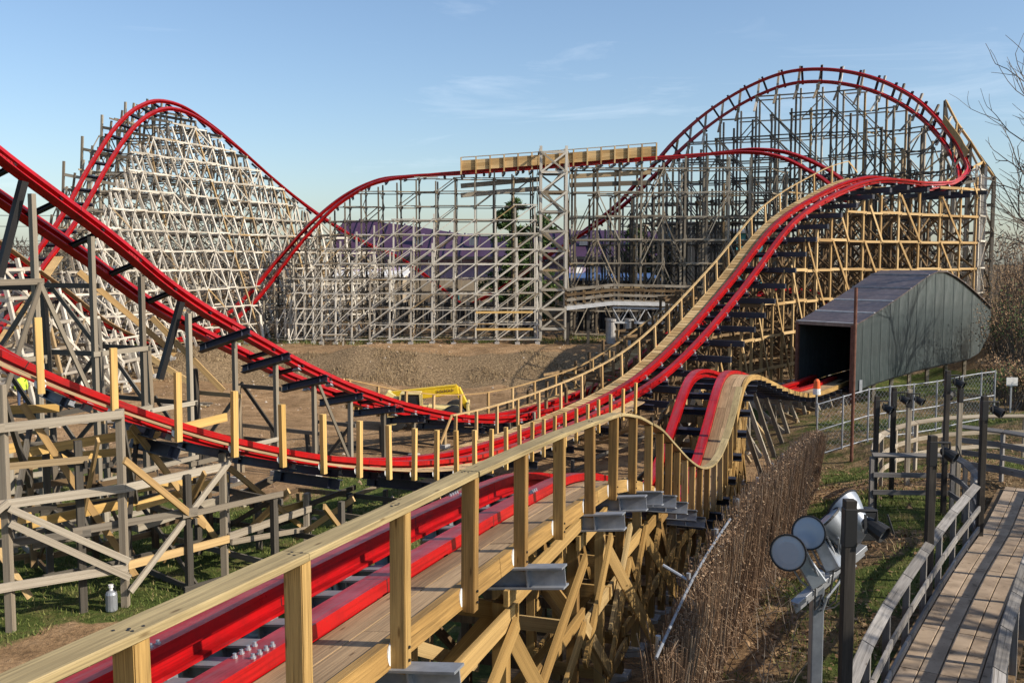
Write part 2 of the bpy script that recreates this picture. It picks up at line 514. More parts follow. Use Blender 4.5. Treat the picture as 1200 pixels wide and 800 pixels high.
# ================================================================== tracks
class Path:
    def __init__(self, ctrl, ds=0.5):
        """ctrl: (point, roll in degrees, right rail up positive)"""
        pts = [Vector(c[0]) for c in ctrl]; rl = [c[1] for c in ctrl]
        n = len(pts)
        dense, drl = [], []
        for i in range(n-1):
            p0 = pts[i-1] if i else pts[0]*2 - pts[1]
            p3 = pts[i+2] if i+2 < n else pts[n-1]*2 - pts[n-2]
            p1, p2 = pts[i], pts[i+1]
            L = (p2-p1).length
            t0 = 0.0
            t1 = t0 + max(0.01, (p1-p0).length)**0.5; t2 = t1 + max(0.01, L)**0.5; t3 = t2 + max(0.01, (p3-p2).length)**0.5
            m = max(6, int(L/0.1))
            for k in range(m):
                t = t1 + (t2-t1)*k/m
                A1 = p0*((t1-t)/(t1-t0)) + p1*((t-t0)/(t1-t0))
                A2 = p1*((t2-t)/(t2-t1)) + p2*((t-t1)/(t2-t1))
                A3 = p2*((t3-t)/(t3-t2)) + p3*((t-t2)/(t3-t2))
                B1 = A1*((t2-t)/(t2-t0)) + A2*((t-t0)/(t2-t0))
                B2 = A2*((t3-t)/(t3-t1)) + A3*((t-t1)/(t3-t1))
                dense.append(B1*((t2-t)/(t2-t1)) + B2*((t-t1)/(t2-t1)))
                q = k/m; q = q*q*(3-2*q)
                drl.append(rl[i]*(1-q) + rl[i+1]*q)
        dense.append(pts[-1]); drl.append(rl[-1])
        s = [0.0]
        for i in range(1, len(dense)): s.append(s[-1] + (dense[i]-dense[i-1]).length)
        self.dp, self.dr, self.ds_, self.L = dense, drl, s, s[-1]
        self.k = 0
        # smooth positions a little
        for _ in range(2):
            nd = self.dp[:]
            w = 6
            for i in range(1, len(nd)-1):
                a, b = max(0, i-w), min(len(nd)-1, i+w)
                k = min(i-a, b-i)
                acc = Vector()
                for j in range(i-k, i+k+1): acc += self.dp[j]
                nd[i] = acc/(2*k+1)
            self.dp = nd
    def raw(self, s):
        import bisect
        s = max(0.0, min(self.L - 1e-6, s))
        i = max(0, min(len(self.ds_)-2, bisect.bisect_right(self.ds_, s) - 1))
        u = (s - self.ds_[i]) / max(1e-9, self.ds_[i+1]-self.ds_[i])
        return self.dp[i].lerp(self.dp[i+1], u), self.dr[i]*(1-u) + self.dr[i+1]*u
    def frame(self, s):
        c, roll = self.raw(s)
        a, b = self.raw(s-0.35)[0], self.raw(s+0.35)[0]
        t = (b-a).normalized()
        r0 = t.cross(Vector((0, 0, 1))).normalized()
        u0 = r0.cross(t).normalized()
        A = R(roll)
        r = r0*math.cos(A) + u0*math.sin(A)
        u = u0*math.cos(A) - r0*math.sin(A)
        return (c, t, r, u)
    def frames(self, s0=0.0, s1=None, ds=0.5):
        s1 = self.L if s1 is None else s1
        n = max(1, int(round((s1-s0)/ds)))
        return [self.frame(s0 + (s1-s0)*k/n) for k in range(n+1)]
    def s_near(self, p):
        p = Vector(p)
        i = min(range(len(self.dp)), key=lambda k: (self.dp[k]-p).length_squared)
        return self.ds_[i]

def off(fr, a, b):
    c, t, r, u = fr
    return (c + r*a + u*b, t, r, u)

G = 0.5     # half gauge
RAIL = [(-.125, 0), (.125, 0), (.125, -.115), (.018, -.115), (.018, -.245), (.11, -.245), (.11, -.28), (-.11, -.28), (-.11, -.245), (-.018, -.245), (-.018, -.115), (-.125, -.115)]

def ibeam_mesh(name, L, hgt, wid, mat):
    """I-beam along local X, standing on local Z"""
    mb = MB(); t = 0.02
    mb.box((0, 0, hgt/2 - t/2), L, wid, t)
    mb.box((0, 0, -hgt/2 + t/2), L, wid, t)
    mb.box((0, 0, 0), L, t*0.8, hgt - 2*t)
    for x in (-0.45, 0.45):
        mb.box((x*L*0.8, 0, 0), 0.015, wid*0.85, hgt - 2*t)
    return mb.mesh(name, mat, fix=True)

def place(name, me, parent, c, X, Y, Z, scale=1.0):
    o = bpy.data.objects.new(name, me)
    COL.objects.link(o)
    if parent is not None:
        o.parent = parent
        c = Vector(c) - base_of(parent)
    X, Y, Z = X*scale, Y*scale, Z*scale
    o.matrix_basis = Matrix(((X.x, Y.x, Z.x, c[0]), (X.y, Y.y, Z.y, c[1]), (X.z, Y.z, Z.z, c[2]), (0, 0, 0, 1)))
    return o

def rails(th, path, s0, s1, ds, mats=("red_steel", "red_steel"), prof=RAIL):
    for sgn, mat in ((-1, mats[0]), (1, mats[1])):
        mb = MB()
        mb.sweep([off(f, sgn*G, 0) for f in path.frames(s0, s1, ds)], prof)
        mb.build("rail", mat, th.root, fix=True)

def ties(th, path, s0, s1, step, me, shift=0.0, drop=0.39, name="tie"):
    s = s0 + step*0.4
    while s < s1:
        c, t, r, u = path.frame(s)
        place(name, me, th.root, c + r*shift - u*drop, r, t, u)
        s += step

def swept(th, name, path, s0, s1, a, b, w, h, mat, ds=0.4, bevel=0.0):
    """a board that follows the track at (a right, b up)"""
    mb = MB()
    mb.sweep([off(f, a, b) for f in path.frames(s0, s1, ds)], [(-w/2, -h/2), (w/2, -h/2), (w/2, h/2), (-w/2, h/2)])
    return mb.build(name, mat, th.root, fix=True)

tie_navy = ibeam_mesh("tie_navy", 1.7, 0.18, 0.16, "navy_steel")
tie_far = ibeam_mesh("tie_far", 1.5, 0.16, 0.16, "navy_steel")
cap_navy = ibeam_mesh("cap_navy", 1.9, 0.24, 0.18, "navy_steel")
bracket_me = None
def make_bracket():
    mb = MB()
    mb.box((0, 0, 0), 0.12, 0.10, 0.16)
    mb.box((0, 0, -0.08), 0.26, 0.16, 0.02)
    mb.box((0.09, 0, 0.0), 0.02, 0.13, 0.15)
    mb.box((-0.09, 0, 0.0), 0.02, 0.13, 0.15)
    return mb.mesh("bracket", "galvanised", fix=True)
bracket_me = make_bracket()

def brackets(th, path, s0, s1, step, drop=0.36):
    s = s0 + step*0.4
    while s < s1:
        c, t, r, u = path.frame(s)
        for sg in (-1, 1):
            place("bracket", bracket_me, th.root, c + r*(G*sg) - u*drop, r, t, u)
        s += step

def catwalk(th, path, s0, s1, side, plank_step, mat_p, mat_post, mat_rail, inner=0.72, width=0.62, post_h=1.05, post_step=1.5, drop=-0.16, lay="cross", posts=True, rail=True, rail_end_dip=True):
    """planks beside the track; posts and a handrail on its outer edge; side +1 right, -1 left"""
    a0, a1 = side*inner, side*(inner + width)
    if lay == "cross":
        s = s0
        while s < s1:
            c, t, r, u = path.frame(s)
            th.timber("plank", c + r*a0 + u*drop, c + r*a1 + u*(drop + random.uniform(-.008, .008)), plank_step*0.86, 0.04, mat_p, up=t.cross(r))
            s += plank_step
        swept(th, "stringer", path, s0, s1, a1 + side*0.03, drop-0.06, 0.05, 0.16, mat_rail, 0.6)
    s = s0 + 0.3
    first = True
    while posts and s < s1:
        c, t, r, u = path.frame(s)
        b = c + r*(a1 + side*0.09) + u*(drop - 0.22)
        hgt = post_h + 0.22
        upv = (u*0.25 + Vector((0, 0, 0.75))).normalized()
        th.timber("handrail_post", b, b + upv*hgt, 0.09, 0.11, mat_post, up=t)
        s += post_step
    if rail:
        fr = []
        for f in path.frames(s0, s1, 0.5):
            c, t, r, u = f
            upv = (u*0.25 + Vector((0, 0, 0.75))).normalized()
            b = c + r*(a1 + side*0.09) + u*(drop - 0.22) + upv*(post_h + 0.24)
            rr = t.cross(upv).normalized()
            fr.append((b, t, rr, upv))
        mb = MB(); mb.sweep(fr, [(-.06, -.02), (.06, -.02), (.06, .02), (-.06, .02)])
        mb.build("handrail", mat_rail, th.root, fix=True)
        for e, k in ((0, 1), (-1, -1)):
            if rail_end_dip:
                b, t, rr, upv = fr[e]
                q = b - t*k*0.9 - upv*0.85
                th.timber("end_brace", b, q, 0.09, 0.04, mat_rail, up=rr)

def W(pts):
    return [(P(a, b, d), roll) for (a, b, d, roll) in pts]

# ---- the foreground track, its catwalk and handrail: laid out from the line of posts
def f_post(n):
    return Vector((-1.76 + 0.46*n, 4.44 + 1.40*n, 0))
_hr = [(-2, 0, 0)]
F_POST_PX = [(137, 745), (340, 655), (460, 598), (545, 557), (609, 530), (651, 510), (684, 497), (711, 487), (731, 487)]
f_edge = []
for n, (px, py) in enumerate(F_POST_PX):
    D = 4.44 + 1.40*n
    p = P(px, py, D); q = f_post(n)
    f_edge.append(Vector((q.x, q.y, p.z - 1.02)))
d0 = (f_edge[0] - f_edge[1])
f_edge = [f_edge[0] + d0*2, f_edge[0] + d0] + f_edge
# right-hand edge of the deck further on, from the photograph
for (px, py, D) in [(756, 567, 17.2), (776, 581, 18.8), (795, 595, 20.6), (814, 600, 22.5), (831, 587, 24.4), (845, 553, 26.4), (857, 507, 28.4), (866, 466, 30.4), (873, 444, 32.4), (884, 439, 34.4), (903, 447, 36.8), (925, 457, 39.3), (948, 461, 42), (972, 455, 44.6), (996, 445, 47.2)]:
    f_edge.append(P(px, py, D))
F_EDGE_A = 1.375                     # the post line lies this far right of the track's middle, the deck edge 1.22
f_ctrl = []
for i, p in enumerate(f_edge):
    a = f_edge[max(0, i-1)]; b = f_edge[min(len(f_edge)-1, i+1)]
    t = (b-a); t.z = 0; t.normalize()
    r = Vector((t.y, -t.x, 0))
    D = p.y
    F_EDGE_A = 1.375 if i < 11 else 1.22
    roll = 6.0 if D < 14 else (6.0 - (D-14)*1.2 if D < 19 else 0.0)
    f_ctrl.append((p - r*(F_EDGE_A*math.cos(R(roll))) - Vector((0, 0, F_EDGE_A*math.sin(R(roll)) - 0.13)), roll))
pathF = Path(f_ctrl)
# ---- the others
pathM = Path(W([(-90, 135, 22.0, 27), (-20, 189, 23.6, 27), (0, 203, 24, 27), (60, 246, 25.4, 26), (120, 289, 27, 25), (182, 338, 28.7, 23), (240, 374, 30.4, 20), (300, 406, 32.4, 17), (345, 430, 34, 15), (408, 456, 36.5, 11), (469, 474, 39.3, 7), (540, 486, 42.5, 4), (580, 486, 44.3, 2), (620, 480, 46, 0), (668, 467, 48.5, -3), (710, 451, 51, -4), (745, 428, 53.5, -4), (800, 385, 57.5, -3), (860, 352, 62, -2), (930, 337, 66, 0), (985, 356, 68.5, 0), (1025, 380, 70, 0)]))
pathL = Path(W([(-60, 373, 17.2, 0), (0, 406, 17.5, 0), (41, 429, 17.8, 0), (110, 458, 18.4, 0), (165, 481, 19.0, 0), (225, 501, 19.8, 0), (274, 514, 20.6, 0), (324, 525, 21.6, 0), (380, 533, 23.0, 0), (446, 538, 25.2, 0), (500, 536, 27.5, 0), (540, 531, 29.6, 0), (580, 521, 32.2, 0), (620, 508, 35.2, 0), (668, 489, 38.6, 0), (730, 459, 42.5, 0), (769, 433, 45, 0), (809, 395, 48, 0), (867, 327, 54, 0), (921, 258, 59, 0), (957, 233, 61.2, -4), (1000, 213, 63.2, -10), (1030, 207, 64.4, -12), (1065, 211, 65.5, -6), (1102, 217, 67.0, 20), (1126, 207, 69.3, 52),
                (1121, 185, 72, 84), (1104, 158, 74.6, 98), (1078, 130, 77, 106), (1051, 112, 78.6, 110), (1018, 98, 80.2, 111), (980, 90, 81.6, 111), (945, 89, 82.8, 111), (918, 93, 83.6, 110), (880, 108, 84.6, 106), (840, 132, 85.6, 98), (800, 164, 86.5, 82), (752, 213, 88, 52), (720, 244, 88.6, 30), (672, 278, 89.4, 12), (630, 306, 90.2, 0), (590, 335, 91, 0), (545, 358, 91.5, 0)]))
pathH = Path(W([(-25, 398, 46, 0), (14, 346, 52, 0), (33, 319, 55, 0), (60, 284, 58, 0), (84, 249, 61, -4), (118, 189, 66, -12), (146, 148, 69.5, -22), (168, 129, 72, -30), (192, 121, 74.5, -36), (220, 128, 77, -38), (252, 149, 79.6, -36), (284, 175, 82, -32), (316, 204, 84.4, -28), (356, 237, 87, -24), (387, 259, 88.6, -20), (430, 284, 90.3, -12), (470, 301, 91.4, -6), (510, 330, 92.2, 0), (545, 358, 92.6, 0)]))
pathB = Path(W([(-40, 268, 48, 0), (0, 295, 50.5, 0), (55, 334, 54, 0), (82, 355, 56, 0), (118, 380, 58.8, 0), (160, 397, 63, 0), (205, 398, 67.5, 0), (240, 388, 71, -8), (270, 370, 73.4, -16), (298, 344, 75, -22), (328, 306, 76.2, -26), (353, 276, 76.6, -28), (376, 252, 76.8, -26), (400, 232, 76.8, -24), (440, 211, 76.7, -16), (480, 205, 76.6, -8), (540, 201, 76.6, 0), (650, 193, 77, 0), (766, 184, 77.4, 0), (810, 181, 77.4, 0), (850, 177, 77.2, -10), (885, 175, 76.8, -20), (920, 180, 75.8, -26), (950, 193, 74.2, -28), (975, 208, 72.3, -24), (1000, 232, 70, -20)]))

def splices(th, path, s0, s1, step):
    mb = MB()
    mb.box((0.062, 0, -.19), 0.02, 0.5, 0.09); mb.box((-0.062, 0, -.19), 0.02, 0.5, 0.09)
    mb.box((0, 0, -.293), 0.2, 0.5, 0.02)
    for y in (-.18, -.06, .06, .18):
        for x in (-.08, .08): mb.box((x, y, -.19), 0.02, 0.035, 0.035)
    me = mb.mesh("splice", "red_steel", fix=True)
    s = s0
    while s < s1:
        c, t, r, u = path.frame(s)
        for sg in (-1, 1): place("splice_plate", me, th.root, c + r*G*sg, r, t, u)
        s += step
# foreground track
F = Thing("coaster_track", (pathF.raw(6)[0].x, pathF.raw(6)[0].y, gz(*pathF.raw(6)[0].xy)), "red double-rail coaster track with plank catwalk and thick timber handrail, dipping towards the dark shed", "coaster track")
rails(F, pathF, 0.0, pathF.L, 0.35)
S_STRAIGHT = pathF.s_near(f_ctrl[10][0])
s_post = [pathF.s_near(c[0]) for c in f_ctrl[:11]]
s_tail = S_STRAIGHT
tie_f = ibeam_mesh("tie_f", 2.75, 0.22, 0.20, "galvanised_dull")
tie_f2 = ibeam_mesh("tie_f2", 1.35, 0.16, 0.18, "galvanised_dull")
tie_f3 = ibeam_mesh("tie_f3", 2.3, 0.18, 0.16, "navy_steel")
# cross beams under every second post of the near stretch, under every post where the track curls over
beam_s = [s_post[2+k] for k in (0, 2, 4, 6)] + [s_post[9] + 0.1, s_post[10] + 0.15]
s = beam_s[-1] + 1.3
SEND = pathF.L
while s < SEND:
    c, t, r, u = pathF.frame(s)
    if c.y < 33: beam_s.append(s)
    s += 1.3
for s in beam_s:
    c, t, r, u = pathF.frame(s)
    place("cross_beam", tie_f if c.y < 22 else tie_f3, F.root, c + r*0.45 - u*0.40, r, t, u)
for k in range(len(s_post)-1):
    s = (s_post[k] + s_post[k+1])/2
    for d in ((0,) if k > 5 else (-0.28, 0.28)):
        c, t, r, u = pathF.frame(s + d)
        place("tie", tie_f2, F.root, c - u*0.37, r, t, u)
s = pathF.s_near(P(875, 436, 33)) + 0.5
while s < SEND:
    c, t, r, u = pathF.frame(s)
    place("cross_beam", tie_f3, F.root, c + r*0.35 - u*0.38, r, t, u)
    s += 0.95
brackets(F, pathF, 0.6, 15.0, 1.45, 0.33)
# bolted rail splices
bolt = MB(); bolt.lathe((0, 0, 0), (0, 0, 1), [(0, .022), (.014, .022), (.016, .014), (.035, .014)], 8)
bolt_me = bolt.mesh("bolt", "galvanised", fix=True)
for s0 in (s_post[2] + 0.35, s_post[3] + 0.75, s_post[8]):
    for sg in (-1, 1):
        for i in range(4):
            for j in (-1, 1):
                c, t, r, u = pathF.frame(s0 + i*0.085)
                place("bolt", bolt_me, F.root, c + r*(sg*G + j*0.075) - u*0.001, r, t, u)
# deck: two boards side by side, laid lengthwise in lengths, and the outer joist
sb = 0.2
while sb < SEND - 0.1:
    e = min(SEND - 0.02, sb + random.choice((3.0, 3.6)))
    swept(F, "deck_board", pathF, sb + 0.012, e, 0.765, -0.15, 0.27, 0.04, "deck_board", 0.3)
    e2 = min(SEND, sb + 1.7)
    swept(F, "deck_board", pathF, max(0, sb - 1.2) + 0.012, min(SEND - 0.02, e - 1.2), 1.045, -0.152 + random.uniform(-.004, .004), 0.27, 0.04, "deck_board", 0.3)
    sb = e
sb = 0.0
while sb < SEND - 0.1:
    e = min(SEND - 0.01, sb + 4.2)
    swept(F, "edge_joist", pathF, sb, e - 0.01, 1.255, -0.20, 0.09, 0.19, "joist_pine", 0.3)
    sb = e
# posts on the outer edge and the board on top of them
def f_post_line(s, h):
    c, t, r, u = pathF.frame(s)
    b = c + r*1.375 - u*0.13
    return b + Vector((0, 0, h)), t
s_posts = s_post[1:]
s = s_posts[-1] + 1.25
S_HR_END = pathF.s_near(P(845, 510, 28.6))
while s < S_HR_END:
    s_posts.append(s); s += 1.02
def chamfer_timber(name, th, p, q, w, h, mat, up, bevel=0.006):
    mb = MB()
    L = (Vector(q)-Vector(p)).length
    mb.beam((0, 0, -L/2), (0, 0, L/2), w, h, Vector((0, 1, 0)))
    me = mb.mesh(name, mat, fix=True)
    bm = bmesh.new(); bm.from_mesh(me)
    bmesh.ops.bevel(bm, geom=list(bm.edges), offset=bevel, segments=2, affect='EDGES')
    bm.to_mesh(me); bm.free()
    p, q = Vector(p), Vector(q)
    X, Y = axes(q-p, up)
    return place(name, me, th.root, (p+q)/2, X, Y, (q-p).normalized())
plate = MB(); plate.lathe((0, 0, 0), (1, 0, 0), [(-.006, .105), (.006, .105)], 18)
plate_me = plate.mesh("post_plate", "white_plastic", fix=True)
for k, s in enumerate(s_posts):
    b, t = f_post_line(s, -0.20)
    tp, _ = f_post_line(s, 1.01)
    r = Vector((t.y, -t.x, 0)).normalized()
    lean = Vector((random.uniform(-.012, .012), random.uniform(-.012, .012), 0))
    chamfer_timber("handrail_post", F, b + lean, tp, 0.115, 0.125, "treated_pine", r)
    place("post_plate", plate_me, F.root, b - r*0.066 + Vector((0, 0, 0.13)), r, t, Vector((0, 0, 1)))
    bm_ = MB()
    for z in (0.09, 0.19):
        bm_.lathe(b + r*0.06 + Vector((0, 0, z)), r, [(0, .012), (.012, .012)], 6)
    bm_.build("post_bolts", "black_steel", F.root, kind="stuff")
# the handrail board in lengths, with nail heads
ends = [0.0] + [s + 0.02 for s in s_posts[2::2]] + [S_HR_END + 0.6]
ends = sorted(set(min(e, S_HR_END + 0.6) for e in ends))
for a, b in zip(ends[:-1], ends[1:]):
    n = 2 if a < s_posts[7] else max(3, int((b-a)/0.3))
    jy, jz = random.uniform(-.012, .012), random.uniform(-.003, .003)
    fr = []
    for i in range(n+1):
        s = a + 0.004 + (b-a-0.008)*i/n
        c, t = f_post_line(s, 1.035)
        r = Vector((t.y, -t.x, 0)).normalized()
        fr.append((c - r*(0.015 + jy) + Vector((0, 0, jz)), t, r, r.cross(t).normalized()))
    mb = MB(); mb.sweep(fr, [(-.095, -.021), (-.09, -.025), (.09, -.025), (.095, -.021), (.095, .017), (.088, .024), (-.088, .024), (-.095, .017)])
    mb.build("handrail", "rail_board", F.root, fix=True)
for s in s_posts[:8]:
    c, t = f_post_line(s, 1.06)
    r = Vector((t.y, -t.x, 0)).normalized()
    for i in range(5):
        mb = MB(); q = c + r*random.uniform(-.06, .04) + t*random.uniform(-.06, .06)
        mb.lathe(q, (0, 0, 1), [(-.003, .009), (.001, .009)], 6)
        mb.build("nail_head", "black_steel", F.root)
F.finish("loose_pieces")

# M: the track that swoops from the upper left through the valley
M = Thing("coaster_track", tuple(pathM.raw(25)[0].xy) + (gz(*pathM.raw(25)[0].xy),), "red track swooping down on its side past the yellow lift truck, handrail beyond it", "coaster track")
rails(M, pathM, 0, pathM.L, 0.4, prof=[(a*1.05, b*1.12) for a, b in RAIL])
s_mr = pathM.s_near(P(420, 459, 38.4))
tie_thin = ibeam_mesh("tie_thin", 1.2, 0.12, 0.11, "black_steel")
ties(M, pathM, 0, s_mr, 1.55, tie_thin, 0.0, 0.22)
ties(M, pathM, s_mr, pathM.L, 1.8, tie_navy, 0.0, 0.40)
brackets(M, pathM, s_mr - 6, pathM.L, 1.8, 0.31)
catwalk(M, pathM, s_mr, pathM.s_near(P(830, 367, 60)), -1, 0.30, "fresh_pine", "fresh_pine", "fresh_pine", post_step=1.75, post_h=1.0)
splices(M, pathM, 2.0, pathM.L, 4.6)
M.finish("loose_pieces")

# L: the lower track, climbing to the right and over into the big banked turn
Lt = Thing("coaster_track", tuple(pathL.raw(30)[0].xy) + (gz(*pathL.raw(30)[0].xy),), "red track running low beside bare yellow posts, then climbing into the tall overbanked turn", "coaster track")
rails(Lt, pathL, 0, pathL.L, 0.4)
s_lturn = pathL.s_near(P(1110, 218, 67.3))
s_lcat = pathL.s_near(P(560, 527, 32.2))
ties(Lt, pathL, 0, s_lturn, 1.55, tie_navy, 0.0, 0.38)
ties(Lt, pathL, s_lturn, pathL.L, 1.5, tie_far, 0.0, 0.36)
brackets(Lt, pathL, 0.4, s_lturn, 1.55, 0.31)
catwalk(Lt, pathL, s_lcat, pathL.s_near(P(1015, 210, 63.8)), -1, 0.34, "fresh_pine", "fresh_pine", "fresh_pine", post_step=1.75, post_h=1.05)
# near-side walkway board and lone posts
s_lp = pathL.s_near(P(722, 463, 42))
swept(Lt, "walk_board", pathL, 0.0, s_lp, 0.86, -0.19, 0.30, 0.045, "fresh_pine", 0.4)
swept(Lt, "walk_board", pathL, 0.0, s_lp, 1.17, -0.192, 0.28, 0.045, "deck_board", 0.4)
s = pathL.s_near(P(45, 431, 16.5))
disc = MB(); disc.lathe((0, 0, 0), (1, 0, 0), [(-.006, .10), (.006, .10)], 14)
disc_me = disc.mesh("post_disc", "white_plastic", fix=True)
while s < s_lp:
    c, t, r, u = pathL.frame(s)
    b = c + r*1.37 + Vector((0, 0, -0.42))
    hr = Vector((t.y, -t.x, 0)).normalized()
    ln = Vector((random.uniform(-.02, .02), 0, 0))
    Lt.timber("handrail_post", b, b + Vector((0, 0, 1.28)) + ln, 0.10, 0.11, "yellow_pine", up=t)
    place("post_disc", disc_me, Lt.root, b - hr*0.07 + Vector((0, 0, 0.16)), hr, t, Vector((0, 0, 1)))
    s += 1.15
# curved maintenance boards inside the banked turn
swept(Lt, "walk_board", pathL, pathL.s_near(P(1122, 195, 71)), pathL.s_near(P(1100, 152, 75)), 0.95, -0.12, 0.55, 0.05, "fresh_pine", 0.4)
splices(Lt, pathL, 1.0, s_lturn, 4.6)
Lt.finish("loose_pieces")

# H: the far hill on the left
H = Thing("coaster_track", tuple(pathH.raw(40)[0].xy) + (gz(*pathH.raw(40)[0].xy),), "red track arching over the tall white lattice hill", "coaster track")
rails(H, pathH, 0, pathH.L, 0.5, prof=[(a*.85, b*.85) for a, b in RAIL])
ties(H, pathH, 0, pathH.L, 1.6, tie_far, 0, 0.36)
swept(H, "walk_board", pathH, 0, pathH.s_near(P(40, 305, 57)), 0.95, -0.12, 0.5, 0.05, "fresh_pine", 0.5)
H.finish("loose_pieces")

# B: out of the left dip, up and along the boarded flat stretch
B = Thing("coaster_track", tuple(pathB.raw(60)[0].xy) + (gz(*pathB.raw(60)[0].xy),), "red track rising to the flat boarded stretch that passes the lattice tower", "coaster track")
rails(B, pathB, 0, pathB.L, 0.5, prof=[(a*.85, b*.85) for a, b in RAIL])
ties(B, pathB, 0, pathB.L, 1.5, tie_far, 0, 0.36)
s_b = pathB.s_near(P(225, 393, 69.6))
swept(B, "walk_board", pathB, 0, s_b, 0.95, -0.14, 0.4, 0.05, "deck_board", 0.5)
sB0, sB1 = pathB.s_near(P(540, 201, 76.5)), pathB.s_near(P(766, 184, 77.4))
for side in (1, -1):
    s = sB0; k = 0
    n = 14; ln = (sB1 - sB0)/n
    for k in range(n):
        c0, t, r, u = pathB.frame(sB0 + ln*k + 0.03); c1 = pathB.frame(sB0 + ln*(k+1) - 0.03)[0]
        for j in range(3):
            z = Vector((0, 0, 0.06 + j*0.25))
            B.timber("side_board", c0 + r*1.25*side + z, c1 + r*1.25*side + z, 0.03, 0.24, "fresh_pine", up=Vector((0, 0, 1)))
        B.timber("top_rail", c0 + r*1.27*side + Vector((0, 0, 0.92)), c1 + r*1.27*side + Vector((0, 0, 0.92)), 0.12, 0.06, "weathered_board", up=Vector((0, 0, 1)))
    for k in range(n+1):
        c, t, r, u = pathB.frame(sB0 + ln*k)
        b = c + r*1.33*side - Vector((0, 0, 0.35))
        B.timber("side_post", b, b + Vector((0, 0, 1.28)), 0.14, 0.10, "fresh_pine", up=t)
        if side == 1:
            B.timber("outrigger", c - r*1.4 - u*0.45, c + r*1.4 - u*0.45, 0.14, 0.16, "navy_steel", up=Vector((0, 0, 1)))
B.finish("loose_pieces")
# ================================================================== timber trestles
def stations(path, s0, s1, step, drop=0.5, side=1):
    out = []
    n = max(1, int(round((s1-s0)/step)))
    for k in range(n+1):
        c, t, r, u = path.frame(s0 + (s1-s0)*k/n)
        h = Vector((t.x, t.y, 0))
        h = h.normalized() if h.length > 1e-3 else Vector((1, 0, 0))
        rr = Vector((h.y, -h.x, 0))*side
        sl = 0.0
        if u.z > 0.5:
            sl = max(-1.0, min(1.0, r.z/max(0.35, math.hypot(r.x, r.y))))*side
        out.append((c - u*0.2, rr, h, drop, sl))
    return out

